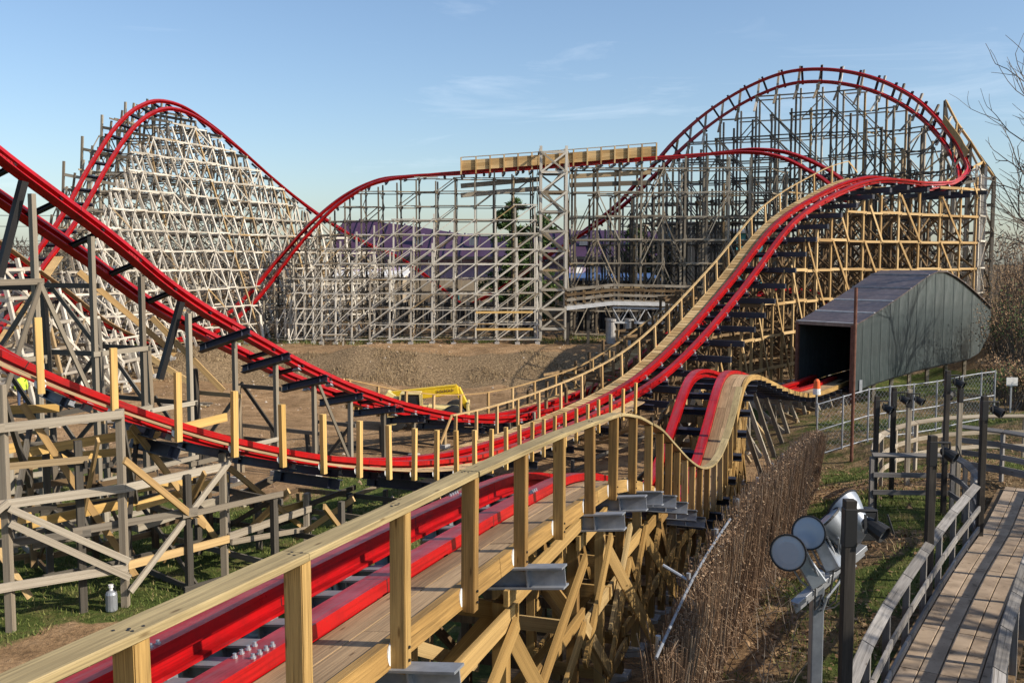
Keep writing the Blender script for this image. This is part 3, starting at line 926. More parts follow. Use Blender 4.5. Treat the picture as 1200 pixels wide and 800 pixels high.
def trestle(th, st, rows, lev, mats, post=(0.2, 0.2), led=(0.07, 0.22), dia=(0.06, 0.17), diag=lambda j, i, k: (0, 0), cross=True, cross_diag=True, z0=0.5, obj_rows=(0,), jit=0.05, foot=True, pass_top=0.0, skip=0.0, seed=3, ledge_mat=None, long_diag=None, gap=-0.3):
    """rows: (offset along r, batter, top fraction); levels of ledgers every `lev` metres; rows listed from the side one sees"""
    rng = random.Random(seed)
    P0, P1, ok = {}, {}, {}
    for j, (o, bat, fr) in enumerate(rows):
        for i, (c, r, h, drop, sl) in enumerate(st):
            g0 = gz(c.x, c.y)
            top = c.z - drop + max(-1.6, min(1.6, sl*o))
            topz = g0 + (top - g0)*fr
            H = max(0.0, topz - g0)
            foot_xy = c + r*(o + bat*H)
            gf = gz(foot_xy.x, foot_xy.y) - 0.15
            p1 = Vector((c.x + r.x*o, c.y + r.y*o, topz + (pass_top*rng.random() if fr == 1.0 else 0)))
            p0 = Vector((foot_xy.x, foot_xy.y, gf))
            P0[j, i], P1[j, i] = p0, p1
            ok[j, i] = topz - gf > 0.6
    def at(j, i, z):
        p0, p1 = P0[j, i], P1[j, i]
        u = (z - p0.z)/max(0.01, p1.z - p0.z)
        return p0.lerp(p1, u)
    lo = min(p.z for p in P0.values())
    hi = max(p.z for p in P1.values())
    nl = int((hi - lo - z0)/lev) + 1
    zs = [lo + z0 + lev*k for k in range(nl)]
    pick = lambda j: mats[min(j, len(mats)-1)]
    for j in range(len(rows)):
        ob = j in obj_rows
        m = pick(j)
        ml = m if ledge_mat is None else ledge_mat
        for i in range(len(st)):
            if not ok[j, i]: continue
            r, h = st[i][1], st[i][2]
            th.timber("post", P0[j, i], P1[j, i], post[0]*rng.uniform(.9, 1.1), post[1], m, up=h, obj=ob)
            if foot and ob and j == 0:
                f0 = P0[j, i]
                th.timber("footing", f0 - Vector((0, 0, .25)), f0 + Vector((0, 0, .24 + .1*rng.random())), 0.34, 0.34, "concrete", up=h)
        for i in range(len(st)-1):
            if not (ok[j, i] and ok[j, i+1]): continue
            r = st[i][1]
            for k, z in enumerate(zs):
                zc = z + rng.uniform(-jit, jit)
                ta, tb = P1[j, i].z, P1[j, i+1].z
                ga, gb = P0[j, i].z, P0[j, i+1].z
                if zc > min(ta, tb) - gap or zc < max(ga, gb) + 0.25: continue
                if rng.random() < skip: continue
                o = r*(post[1]/2 + led[0]/2 + 0.006)*(1 if o_sign(rows, j) else -1)
                a, b = at(j, i, zc), at(j, i+1, zc)
                e = (b-a).normalized()*0.16
                th.timber("ledger", a + o - e, b + o + e, led[0], led[1]*rng.uniform(.85, 1.1), ml, up=Vector((0, 0, 1)), obj=ob)
            for k, z in enumerate(zs):
                ta, tb = P1[j, i].z, P1[j, i+1].z
                ga, gb = P0[j, i].z, P0[j, i+1].z
                up_, dn_ = diag(j, i, k)
                o = r*(post[1]/2 + led[0] + dia[0]/2 + 0.016)*(1 if o_sign(rows, j) else -1)
                for (f, za, zb) in ((up_, z, z+lev*max(1, abs(up_))), (dn_, z+lev*max(1, abs(dn_)), z)):
                    if not f: continue
                    if za > ta + 0.2 or zb > tb + 0.2 or za < ga + 0.1 or zb < gb + 0.1: continue
                    if rng.random() < skip: continue
                    th.timber("brace", at(j, i, za) + o, at(j, i+1, zb) + o, dia[0], dia[1]*rng.uniform(.8, 1.1), m, up=Vector((0, 0, 1)), obj=ob)
                    o = o*1.25
    # braces that run across many bays
    if long_diag:
        j, span, rise, stepi = long_diag
        for i in range(-span, len(st)-1, stepi):
            a_i, b_i = max(0, i), min(len(st)-1, i+span)
            for zt in [zs[k] for k in range(0, len(zs), rise)]:
                za = zt + lev*rise; zb = zt
                fa = (a_i - i)/span; fb = (b_i - i)/span
                z1 = za + (zb-za)*fa; z2 = za + (zb-za)*fb
                if a_i == b_i or not (ok[j, a_i] and ok[j, b_i]): continue
                # clip to the structure
                n = 24; run = []
                for q in range(n+1):
                    u = q/n; z = z1 + (z2-z1)*u
                    fi = a_i + (b_i-a_i)*u; ii = min(len(st)-2, int(fi)); w = fi-ii
                    tz = P1[j, ii].z*(1-w) + P1[j, ii+1].z*w; gzv = P0[j, ii].z*(1-w) + P0[j, ii+1].z*w
                    if gzv + 0.2 < z < tz:
                        run.append(at(j, ii, z).lerp(at(j, ii+1, z), w))
                if len(run) > 4:
                    o = st[a_i][1]*(post[1]/2 + led[0] + dia[0]/2 + 0.02)
                    th.timber("brace", run[0] + o, run[-1] + o, dia[0], dia[1]*1.1, pick(j), up=Vector((0, 0, 1)), obj=j in obj_rows)
    if cross:
        for j in range(len(rows)-1):
            m = pick(j+1)
            for i in range(len(st)):
                if not (ok[j, i] and ok[j+1, i]): continue
                h = st[i][2]
                for k, z in enumerate(zs):
                    if z > min(P1[j, i].z, P1[j+1, i].z) + 0.2 or z < max(P0[j, i].z, P0[j+1, i].z) + 0.2: continue
                    o = h*(post[0]/2 + led[0]/2 + 0.01)
                    a, b = at(j, i, z-0.1) + o, at(j+1, i, z-0.1) + o
                    if (a-b).length < 0.3: continue
                    e = (b-a).normalized()*0.15
                    th.timber("tie_beam", a - e, b + e, led[0], led[1], m, up=Vector((0, 0, 1)), obj=(j in obj_rows and j == 0))
                    if cross_diag and z + lev < min(P1[j, i].z, P1[j+1, i].z) + 0.2:
                        o = h*(post[0]/2 + led[0] + dia[0]/2 + 0.02)
                        if (k + i) % 2: th.timber("cross_brace", at(j, i, z) + o, at(j+1, i, z+lev) + o, dia[0], dia[1], m, up=Vector((0, 0, 1)), obj=(j in obj_rows and j == 0))
                        else: th.timber("cross_brace", at(j, i, z+lev) + o, at(j+1, i, z) + o, dia[0], dia[1], m, up=Vector((0, 0, 1)), obj=(j in obj_rows and j == 0))
    return P0, P1

def o_sign(rows, j):
    return rows[j][0] >= (min(r[0] for r in rows) + max(r[0] for r in rows))/2 - 1e-6

def make_thing(path, s, label, name="wooden_trestle"):
    c = path.raw(s)[0]
    return Thing(name, (c.x, c.y, gz(c.x, c.y)), label, "trestle", "wooden coaster trestles")

# --- the white hill on the left: fans out to the right
s0, s1 = pathH.s_near(P(33, 319, 55)), pathH.s_near(P(452, 293, 91))
T = make_thing(pathH, (s0+s1)/2, "tall dense white lattice trestle hill with leaning outer legs")
st = stations(pathH, s0, s1, 1.55, 0.5, 1)
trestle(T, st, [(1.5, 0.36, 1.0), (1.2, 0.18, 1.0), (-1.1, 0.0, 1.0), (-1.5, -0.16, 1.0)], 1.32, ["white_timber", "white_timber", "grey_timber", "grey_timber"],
        post=(0.125, 0.125), led=(0.045, 0.10), dia=(0.035, 0.075), diag=lambda j, i, k: ((1, 0) if (i*7 + k*3) % 5 < 2 else (0, 1) if (i*7 + k*3) % 5 == 3 else (0, 0)) if j < 2 else ((1, 0) if (i+k) % 3 == 0 else (0, 1) if (i + k) % 3 == 1 else (0, 0)), obj_rows=(0, 1), jit=0.06, pass_top=0.0, skip=0.06, seed=5)
# outriggers beside the crest
for k in range(0, len(st), 2):
    c, r, h, d, sl = st[k]
    if c.z > 13:
        T.timber("outrigger", c - r*2.3 - Vector((0, 0, .35)), c + r*1.6 - Vector((0, 0, 1.1)), 0.12, 0.2, "grey_timber", up=Vector((0, 0, 1)))
        T.timber("outrigger", c - r*2.2 + Vector((0, 0, .5)), c - r*2.4 - Vector((0, 0, 2.6)), 0.14, 0.14, "grey_timber", up=h)
T.finish()

# --- below the dip at the far left
s0, s1 = 0.0, pathB.s_near(P(290, 352, 74.6))
T = make_thing(pathB, 20, "low white trestle under the track that dips beside the grey sheds")
trestle(T, stations(pathB, s0, s1, 1.9, 0.5, 1), [(1.5, 0.22, 1.0), (-1.0, 0.0, 1.0), (-1.4, -0.2, 1.0)], 1.35, ["white_timber", "white_timber", "grey_timber"],
        post=(0.17, 0.17), led=(0.06, 0.17), dia=(0.05, 0.14), diag=lambda j, i, k: (1, 0) if (i+k) % 2 else (0, 1), seed=8, obj_rows=(0,), skip=0.12)
T.finish()

# --- middle: white, outer bents step down to the front, all braces rising to the right
s0, s1 = pathB.s_near(P(300, 342, 75.1)), pathB.s_near(P(622, 195, 76.9))
T = make_thing(pathB, (s0+s1)/2, "white trestle with parallel slanted braces left of the lattice tower")
def stepped(i):
    return 1.0
st = stations(pathB, s0, s1, 1.42, 0.5, 1)
n = len(st)
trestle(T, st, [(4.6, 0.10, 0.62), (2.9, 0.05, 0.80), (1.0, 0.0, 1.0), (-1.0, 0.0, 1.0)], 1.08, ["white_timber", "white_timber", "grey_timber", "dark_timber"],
        post=(0.11, 0.11), led=(0.04, 0.08), dia=(0.035, 0.07), diag=lambda j, i, k: (1, 0) if j < 2 else ((1, 0) if (i + 2*k) % 4 == 0 else (0, 0)), seed=12, obj_rows=(0, 1), skip=0.05, pass_top=0.5)
# fresh boards nailed to the right-hand end of the front
c = st[n-4][0] + st[n-4][1]*6.3; d = st[n-1][0] + st[n-1][1]*6.3
for z in (2.0 + 1.15, 2.0 + 2.35):
    T.timber("new_ledger", (c.x, c.y - 0.3, z), (d.x - 0.4, d.y - 0.3, z), 0.05, 0.15, "yellow_pine", up=Vector((0, 0, 1)))
T.finish()

# --- right of the tower: tall grey posts with big crosses
s0, s1 = pathB.s_near(P(672, 191, 77.1)), pathB.s_near(P(930, 184, 75.3))
T = make_thing(pathB, (s0+s1)/2, "tall grey trestle of open square bays right of the lattice tower")
trestle(T, stations(pathB, s0, s1, 1.75, 0.5, 1), [(1.0, 0.0, 1.0), (-1.0, 0.0, 1.0), (-3.4, 0, 0.85)], 1.8, ["grey_timber", "grey_timber", "dark_timber"],
        post=(0.15, 0.15), led=(0.05, 0.11), dia=(0.04, 0.08), diag=lambda j, i, k: ((2, 0) if i % 3 == 0 else (0, 2) if i % 3 == 1 else (0, 0)) if (k % 2 == (i//3) % 2) and j < 2 else (0, 0), seed=21, obj_rows=(0, 1), skip=0.05, pass_top=0.6)
# the old track beams left hanging below the flat stretch
for (pa, pb) in (((540, 218), (632, 210)), ((668, 207), (762, 202)), ((540, 229), (632, 221)), ((668, 217), (762, 214))):
    T.timber("old_track_beam", P(*pa, 76.2), P(*pb, 76.8), 0.3, 0.34, "grey_timber", up=Vector((0, 0, 1)))
    T.timber("old_track_beam", P(*pa, 78.2), P(*pb, 78.8), 0.3, 0.34, "brown_timber", up=Vector((0, 0, 1)))
T.finish()

# --- the tower
def tower():
    a, b = P(634, 171, 74.5), P(664, 171, 74.5)
    x0, x1 = a.x, b.x; y0, y1 = 74.5, 76.4
    g = gz((x0+x1)/2, 75)
    top = a.z
    T = Thing("lattice_tower", ((x0+x1)/2, 75.4, g), "square timber lattice tower standing astride the flat boarded stretch", "tower")
    cor = [(x0, y0), (x1, y0), (x1, y1), (x0, y1)]
    for (x, y) in cor:
        T.timber("post", (x, y, g-0.2), (x, y, top), 0.2, 0.2, "white_timber", up=Vector((0, 1, 0)))
    z = g + 0.9; k = 0
    while z < top + 0.05:
        for q in range(4):
            p, r_ = cor[q], cor[(q+1) % 4]
            mx, my = ((x0+x1)/2, (y0+y1)/2)
            o = Vector(((p[0]+r_[0])/2 - mx, (p[1]+r_[1])/2 - my, 0)).normalized()*0.14
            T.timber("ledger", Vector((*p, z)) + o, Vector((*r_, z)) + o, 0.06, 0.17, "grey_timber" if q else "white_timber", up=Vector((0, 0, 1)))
            if z + 1.5 < top + 0.1:
                o2 = o*1.5
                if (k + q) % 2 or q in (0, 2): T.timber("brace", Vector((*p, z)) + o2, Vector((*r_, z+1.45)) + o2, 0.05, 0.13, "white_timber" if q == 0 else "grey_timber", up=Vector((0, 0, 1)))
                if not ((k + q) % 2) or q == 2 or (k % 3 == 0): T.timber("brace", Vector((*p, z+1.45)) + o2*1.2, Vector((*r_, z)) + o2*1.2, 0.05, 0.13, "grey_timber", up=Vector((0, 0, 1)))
        if z + 1.5 < top - 1.5:      # stair flights inside
            xa, xb = (x0+0.35, x1-0.35) if k % 2 else (x1-0.35, x0+0.35)
            T.timber("stair_flight", (xa, y0+0.6 + 0.5*(k % 2), z), (xb, y0+0.6 + 0.5*(k % 2), z+1.45), 0.7, 0.16, "grey_timber", up=Vector((0, 0, 1)))
            T.timber("landing", (x0+.2, y0+1.0, z), (x1-.2, y0+1.0, z), 1.2, 0.1, "grey_timber", up=Vector((0, 0, 1)))
        z += 1.45; k += 1
    T.finish()
tower()

# --- dark trestle of the overbanked turn
s0, s1 = pathL.s_near(P(1120, 210, 68.5)), pathL.s_near(P(690, 265, 89))
T = make_thing(pathL, (s0+s1)/2, "tall dark weathered trestle carrying the overbanked turn")
st = stations(pathL, s0, s1, 1.7, 0.9, 1)
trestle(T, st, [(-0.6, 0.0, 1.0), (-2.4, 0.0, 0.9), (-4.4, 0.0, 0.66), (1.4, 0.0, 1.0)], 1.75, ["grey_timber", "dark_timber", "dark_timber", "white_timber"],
        post=(0.15, 0.15), led=(0.05, 0.115), dia=(0.045, 0.09), diag=lambda j, i, k: (1, 0) if (i*5 + k*3) % 4 < 2 else ((0, 1) if (i*5 + k*3) % 4 == 2 else (0, 0)), seed=31, obj_rows=(0, 1), skip=0.08, pass_top=0.2)
for k in range(0, len(st)):
    c, r, h, d, sl = st[k]
    if c.z > 16:                       # stubs past the outer rail and kickers back to the posts
        T.timber("outrigger", c - r*0.3 - Vector((0, 0, 1.2)), c + r*0.9 + Vector((0, 0, 0.95)), 0.13, 0.18, "white_timber" if k % 2 else "grey_timber", up=h)
        T.timber("kicker", c + r*0.5 - Vector((0, 0, 0.3)), c - r*1.8 - Vector((0, 0, 2.1)), 0.08, 0.16, "white_timber" if k % 3 == 0 else "dark_timber", up=h)
# yellow struts and the outer dark legs past the right-hand end of the turn
ends_px = [(1143, 200, 72), (1154, 216, 71), (1164, 230, 70)]
prev = None
legs = []
for k, (px, py, D) in enumerate([(1108, 118, 77.5), (1122, 145, 76.0), (1137, 166, 74.8), (1152, 190, 73.6), (1165, 208, 72.5)]):
    p = P(px, py, D)
    legs.append(p)
for k, p in enumerate(legs):
    T.timber("outer_post", (p.x, p.y, gz(p.x, p.y)-0.2), p, 0.22, 0.22, "dark_timber", up=Vector((0, 1, 0)))
    if k:
        T.timber("outer_strut", legs[k-1], p, 0.09, 0.2, "fresh_pine", up=Vector((0, 0, 1)))
        q, w = legs[k-1], p
        z = 4.0; n = 0
        while z < w.z - 1:
            T.timber("outer_ledger", (q.x, q.y-.14, z), (w.x, w.y-.14, z), 0.08, 0.2, "dark_timber", up=Vector((0, 0, 1)))
            T.timber("outer_brace", (q.x, q.y-.2, z + (2.0 if n % 2 else 0)), (w.x, w.y-.2, z + (0 if n % 2 else 2.0)), 0.07, 0.18, "dark_timber" if n < 3 else "grey_timber", up=Vector((0, 0, 1)))
            z += 2.0; n += 1
    T.timber("outer_strut", p, P(1118 - k*3, 195 + k*6, 70.5), 0.08, 0.18, "fresh_pine" if k % 2 else "dark_timber", up=Vector((0, 0, 1)))
T.finish()

# --- fresh pine trestle under the climbing track
s0, s1 = pathL.s_near(P(745, 449, 43.5)), pathL.s_near(P(1118, 214, 68))
T = make_thing(pathL, (s0+s1)/2, "new pine trestle of open square bays with long slanting braces, behind the dark shed")
st = stations(pathL, s0, s1, 1.75, 0.6, 1)
trestle(T, st, [(1.5, 0.0, 1.0), (-0.8, 0.0, 1.0), (-2.8, 0.0, 0.93), (-4.8, 0.02, 0.8), (-7.0, 0.0, 0.62)], 1.75, ["fresh_pine", "brown_timber", "brown_timber", "brown_timber", "brown_timber"],  # rows behind the front painted browner, for the shade inside
        post=(0.13, 0.13), led=(0.05, 0.15), dia=(0.045, 0.12), diag=lambda j, i, k: (0, 0) if j == 0 else ((1, 0) if (i+k) % 2 == 0 else (0, 1)), seed=41, obj_rows=(0, 1), skip=0.03, long_diag=(0, 3, 5, 2))
for c, r, h, d, sl in st:
    T.timber("cap_beam", c + r*2.2 - Vector((0, 0, .62)), c - r*1.4 - Vector((0, 0, .62)), 0.2, 0.28, "navy_steel", up=Vector((0, 0, 1)))
T.finish()

# --- under M: posts with dark caps, left part tall and grey, valley low
s0, s1 = 0.5, pathM.s_near(P(700, 455, 50.5))
T = make_thing(pathM, 20, "grey posts with black steel caps under the swooping red track")
st = stations(pathM, s0, s1, 2.1, 0.55, 1)
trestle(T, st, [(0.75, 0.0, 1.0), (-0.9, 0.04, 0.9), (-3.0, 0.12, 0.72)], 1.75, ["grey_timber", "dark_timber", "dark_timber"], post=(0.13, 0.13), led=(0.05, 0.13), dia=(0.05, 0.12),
        diag=lambda j, i, k: ((2, 0) if i % 3 == 0 else (0, 2) if i % 3 == 1 else (0, 0)) if j == 0 and k % 2 == 0 else (0, 0), seed=51, obj_rows=(0, 1, 2), skip=0.12, jit=0.1, gap=1.9)
for i, (c, r, h, d, sl) in enumerate(st):
    roll = pathM.raw(s0 + (s1-s0)*i/(len(st)-1))[1]
    fr = pathM.frame(s0 + (s1-s0)*i/(len(st)-1))
    c, t, rr, u = fr
    if roll > 22 and i % 3 == 1:      # black steel columns up to the tilted track
        T.timber("steel_column", c + rr*0.45 - u*0.32, c - u*0.9 - rr*0.35 - Vector((0, 0, 1.5)), 0.15, 0.18, "black_steel", up=t)
    elif roll > 22:
        pass
    else:
        place("cap_beam", cap_navy, T.root, c + rr*0.35 - u*0.64, rr, t, u)
# yellow props leaning under the descending track
for (a, b) in (((92, 318, 29.0), (205, 415, 30.5)), ((178, 372, 31.0), (262, 458, 31.0)), ((170, 415, 30.0), (222, 448, 30.0))):
    T.timber("prop", P(*a), P(*b), 0.07, 0.17, "fresh_pine", up=Vector((0, 0, 1)))
T.finish()

# --- under L on the left: weathered outer frame, inner posts coloured dark for the shade there, fresh yellow braces
s0, s1 = 0.2, pathL.s_near(P(730, 459, 42.5))
T = make_thing(pathL, 10, "weathered grey frame with yellow braces under the low track, standing in the grass")
st = stations(pathL, s0, s1, 1.95, 0.78, 1)
trestle(T, st, [(1.35, 0.0, 1.0), (-1.1, 0.0, 1.0), (-2.7, 0.05, 0.8), (-4.6, 0.05, 0.7)], 1.35, ["dark_timber", "dark_timber", "brown_timber", "grey_timber"], post=(0.11, 0.12), led=(0.045, 0.12), dia=(0.04, 0.095),
        diag=lambda j, i, k: (((2, 0) if i % 2 == 0 else (0, 2)) if k % 2 == 0 else (0, 0)) if j != 0 else (0, 0), seed=61, foot=False, obj_rows=(0, 1, 2, 3), z0=0.55, jit=0.12, skip=0.05)
for i, (c, r, h, d, sl) in enumerate(st):
    fr = pathL.frame(s0 + (s1-s0)*i/(len(st)-1))
    c, t, rr, u = fr
    if i % 2 == 0: place("cap_beam", cap_navy, T.root, c + rr*0.45 - u*0.60, rr, t, u)
    g = gz(c.x, c.y)
    if c.z - g > 1.6:
        T.timber("new_brace", c + r*1.5 - Vector((0, 0, .95)) + h*0.2, c + r*(-0.2) + h*0.2 + Vector((0, 0, max(g - c.z + .3, -3.2))), 0.045, 0.12, "fresh_pine", up=Vector((0, 0, 1)))
        if i % 2: T.timber("new_brace", c + r*2.3 - Vector((0, 0, 1.2)) + h*0.4, c + r*1.0 + h*2.2 + Vector((0, 0, max(g - c.z + .3, -2.9))), 0.045, 0.12, "fresh_pine", up=Vector((0, 0, 1)))
    if i < len(st)-1:
        c2 = st[i+1][0]
        for zz in (1.0, 2.0):
            if min(c.z, c2.z) - zz - 0.7 > g:
                T.timber("new_ledger", c - r*1.3 - Vector((0, 0, zz + .7)), Vector((c2.x, c2.y, c.z)) - r*1.3 - Vector((0, 0, zz + .75)), 0.05, 0.16, "yellow_pine", up=Vector((0, 0, 1)))
# weathered frame standing in the grass in front
fp = [(-8.27-1.5, 14.6), (-8.27, 16.0), (-6.84, 17.2), (-5.66, 19.2), (-4.79, 22.8)]
ftop = [6.6, 6.0, 5.42, 4.25, 2.6]
gr = [gz(x, y) - .15 for x, y in fp]
for i, (x, y) in enumerate(fp):
    T.timber("frame_post", (x, y, gr[i]), (x, y, ftop[i]), 0.115, 0.13, "weathered_board", up=Vector((0, 1, 0)))
def fpt(i, z, o=0.11):
    a = Vector(fp[max(0, i-1)]); b = Vector(fp[min(4, i+1)])
    d = (b-a).normalized()
    return Vector((fp[i][0] + d.y*o, fp[i][1] - d.x*o, z))
for (i, j, za, zb, mat) in ((0, 2, 5.28, 5.34, "weathered_board"), (0, 3, 4.08, 4.02, "weathered_board"), (0, 2, 2.75, 2.62, "weathered_board"), (2, 3, 2.66, 2.56, "fresh_pine"), (3, 4, 2.60, 2.25, "weathered_board")):
    for q in range(i, j):
        u0, u1 = (q-i)/(j-i), (q+1-i)/(j-i)
        T.timber("frame_ledger", fpt(q, za+(zb-za)*u0), fpt(q+1, za+(zb-za)*u1), 0.05, 0.145, mat, up=Vector((0, 0, 1)))
for (i, za, j, zb) in ((1, 4.0, 2, 2.75), (1, 3.75, 2, 2.45), (3, 4.1, 2, 2.2), (0, 2.7, 1, 4.1), (3, 2.5, 4, 1.8)):
    T.timber("frame_brace", fpt(i, za, .17), fpt(j, zb, .17), 0.045, 0.11, "weathered_board", up=Vector((0, 0, 1)))
# the inner tier: fresh ledgers at odd levels and dark struts back to the track
for i in range(4):
    a, b = Vector((*fp[i], 0)), Vector((*fp[i+1], 0))
    back = Vector((-0.35, 1.55, 0))
    for (z, m) in ((4.6, "yellow_pine"), (3.3, "yellow_pine"), (2.9, "grey_timber")):
        if z < min(ftop[i], ftop[i+1]) + 0.6:
            T.timber("inner_ledger", a + back + Vector((0, 0, z)), b + back + Vector((0, 0, z + 0.12)), 0.06, 0.17, m, up=Vector((0, 0, 1)))
    T.timber("strut", b + Vector((0, 0.1, ftop[i+1] - .3)), b + back + Vector((0, 0, max(2.1, ftop[i+1] - 2.0))), 0.07, 0.14, "dark_timber", up=Vector((0, 0, 1)))
    T.timber("strut", b + Vector((0, 0.1, max(2.0, ftop[i+1] - 2.6))), b + back*1.2 + Vector((0, 0, ftop[i+1] - .8)), 0.07, 0.14, "dark_timber", up=Vector((0, 0, 1)))
    T.timber("new_brace", a + back*0.8 + Vector((0, 0, ftop[i] - .5)), b + back*0.8 + Vector((0, 0, gr[i+1] + .3)), 0.045, 0.12, "fresh_pine", up=Vector((0, 0, 1)))
T.finish()

# --- under the foreground track
s0, s1 = 0.4, pathF.s_near(P(873, 444, 32.4))
T = make_thing(pathF, 9, "golden pine frame of posts and crossing braces under the nearest track")
st = []
for s in beam_s:
    c, t, r, u = pathF.frame(s)
    if s > s1: continue
    h = Vector((t.x, t.y, 0)).normalized()
    st.append((c - u*0.2, Vector((h.y, -h.x, 0)), h, 0.34, 0.0))
trestle(T, st, [(1.15, 0.0, 1.0), (0.1, 0.0, 1.0), (-0.95, 0.0, 1.0)], 1.25, ["treated_pine", "treated_pine", "brown_timber"], post=(0.14, 0.14), led=(0.05, 0.19), dia=(0.05, 0.16),
        diag=lambda j, i, k: ((1, 0) if (i+k) % 2 else (0, 1)) if (j != 1) and k < 2 else (0, 0), seed=71, obj_rows=(0, 1, 2), z0=0.5, jit=0.15)
for i in range(len(st)):
    c, r, h, d, sl = st[i]
    g = gz(c.x, c.y)
    if c.z - g < 1.3: continue
    # kickers leaning out on the near side, and long props along the run
    b = c + r*2.1; gb = gz(b.x, b.y)
    if i in (2, 4, 6) and c.y < 19: T.timber("kicker", c + r*1.2 - Vector((0, 0, .75)) + h*0.15, Vector((b.x, b.y, gb - .1)) + h*0.9, 0.06, 0.16, "treated_pine", up=Vector((0, 0, 1)))
    if i < len(st)-1:
        c2, r2, h2, d2, sl2 = st[i+1]
        g2 = gz(c2.x, c2.y)
        T.timber("prop", Vector((c2.x, c2.y, c2.z - .55)) + r2*1.32, Vector((c.x, c.y, max(g + .2, c.z - 2.0))) + r*1.32, 0.05, 0.17, "treated_pine", up=Vector((0, 0, 1)))
        T.timber("prop", Vector((c.x, c.y, c.z - .9)) - r*0.2, Vector((c2.x, c2.y, max(g2 + .2, c2.z - 2.2))) - r2*0.2, 0.05, 0.17, "treated_pine", up=Vector((0, 0, 1)))
T.finish()

# --- beyond the hump, down to the shed
s0, s1 = pathF.s_near(P(873, 444, 32.4)), pathF.L - 0.3
T = make_thing(pathF, s0 + 6, "splayed grey legs under the track between the hump and the shed")
for i, (c, r, h, d, sl) in enumerate(stations(pathF, s0, s1, 2.0, 0.5, 1)):
    for (o, b) in ((0.9, 0.35), (0.2, 0.0), (-0.7, -0.3)):
        g = gz(c.x, c.y) - .1
        H = c.z - .5 - g
        T.timber("leg", Vector((c.x, c.y, g)) + r*(o + b*H) + h*0.3*(i % 2), Vector((c.x, c.y, c.z - .5)) + r*o, 0.14, 0.14, "grey_timber", up=h)
    T.timber("brace", Vector((c.x, c.y, g + .4)) + r*1.2, Vector((c.x, c.y, c.z - .8)) - r*0.6 + h*1.5, 0.06, 0.16, "fresh_pine" if i % 3 == 0 else "grey_timber", up=Vector((0, 0, 1)))
T.finish()
# ================================================================== right-hand side: shed, screens, path, lamps
def on_line(px, py, A, B):
    """the point seen at a pixel on the upright plane through ground points A and B"""
    lo, hi = 2.0, 200.0
    n = Vector((B[1]-A[1], -(B[0]-A[0])))
    f = lambda D: (lambda p: (p.x-A[0])*n.x + (p.y-A[1])*n.y)(P(px, py, D))
    s = f(lo) > 0
    for _ in range(60):
        m = (lo+hi)/2
        if (f(m) > 0) == s: lo = m
        else: hi = m
    return P(px, py, lo)

def metal_sheet(name, col, streak, rough=0.45, metal=0.3):
    m, n, l, b = new_mat(name)
    tc = n.new("ShaderNodeTexCoord")
    rv = rnd_value(n, l)
    v = mapping(n, l, tc.outputs["Object"], (2.2, 2.2, 0.35))
    f = noise_tex(n, l, v, 1.6, 6, 0.7)
    g = noise_tex(n, l, tc.outputs["Object"], 0.9, 6, 0.7)
    c = mul(n, l, tuple(col), ramp(n, l, rv, [(0, (0.92, 0.92, 0.92)), (1, (1.08, 1.08, 1.08))]))
    c = mul(n, l, c, tuple(streak), ramp(n, l, f, [(0.48, (0, 0, 0)), (0.75, (0.6, 0.6, 0.6))]), 'MIX')
    c = mul(n, l, c, ramp(n, l, g, [(0.3, (0.7, 0.7, 0.7)), (0.7, (1.1, 1.1, 1.1))]))
    l.new(c, b.inputs["Base Color"])
    b.inputs["Roughness"].default_value = rough
    b.inputs["Metallic"].default_value = metal
    return m
metal_sheet("shed_side", (0.085, 0.108, 0.112), (0.27, 0.30, 0.31), 0.30, 0.45)
metal_sheet("shed_roof", (0.16, 0.125, 0.115), (0.32, 0.27, 0.24), 0.35, 0.5)
plain("rust", (0.16, 0.065, 0.04), 0.8, 0.1, 0.4, 6)

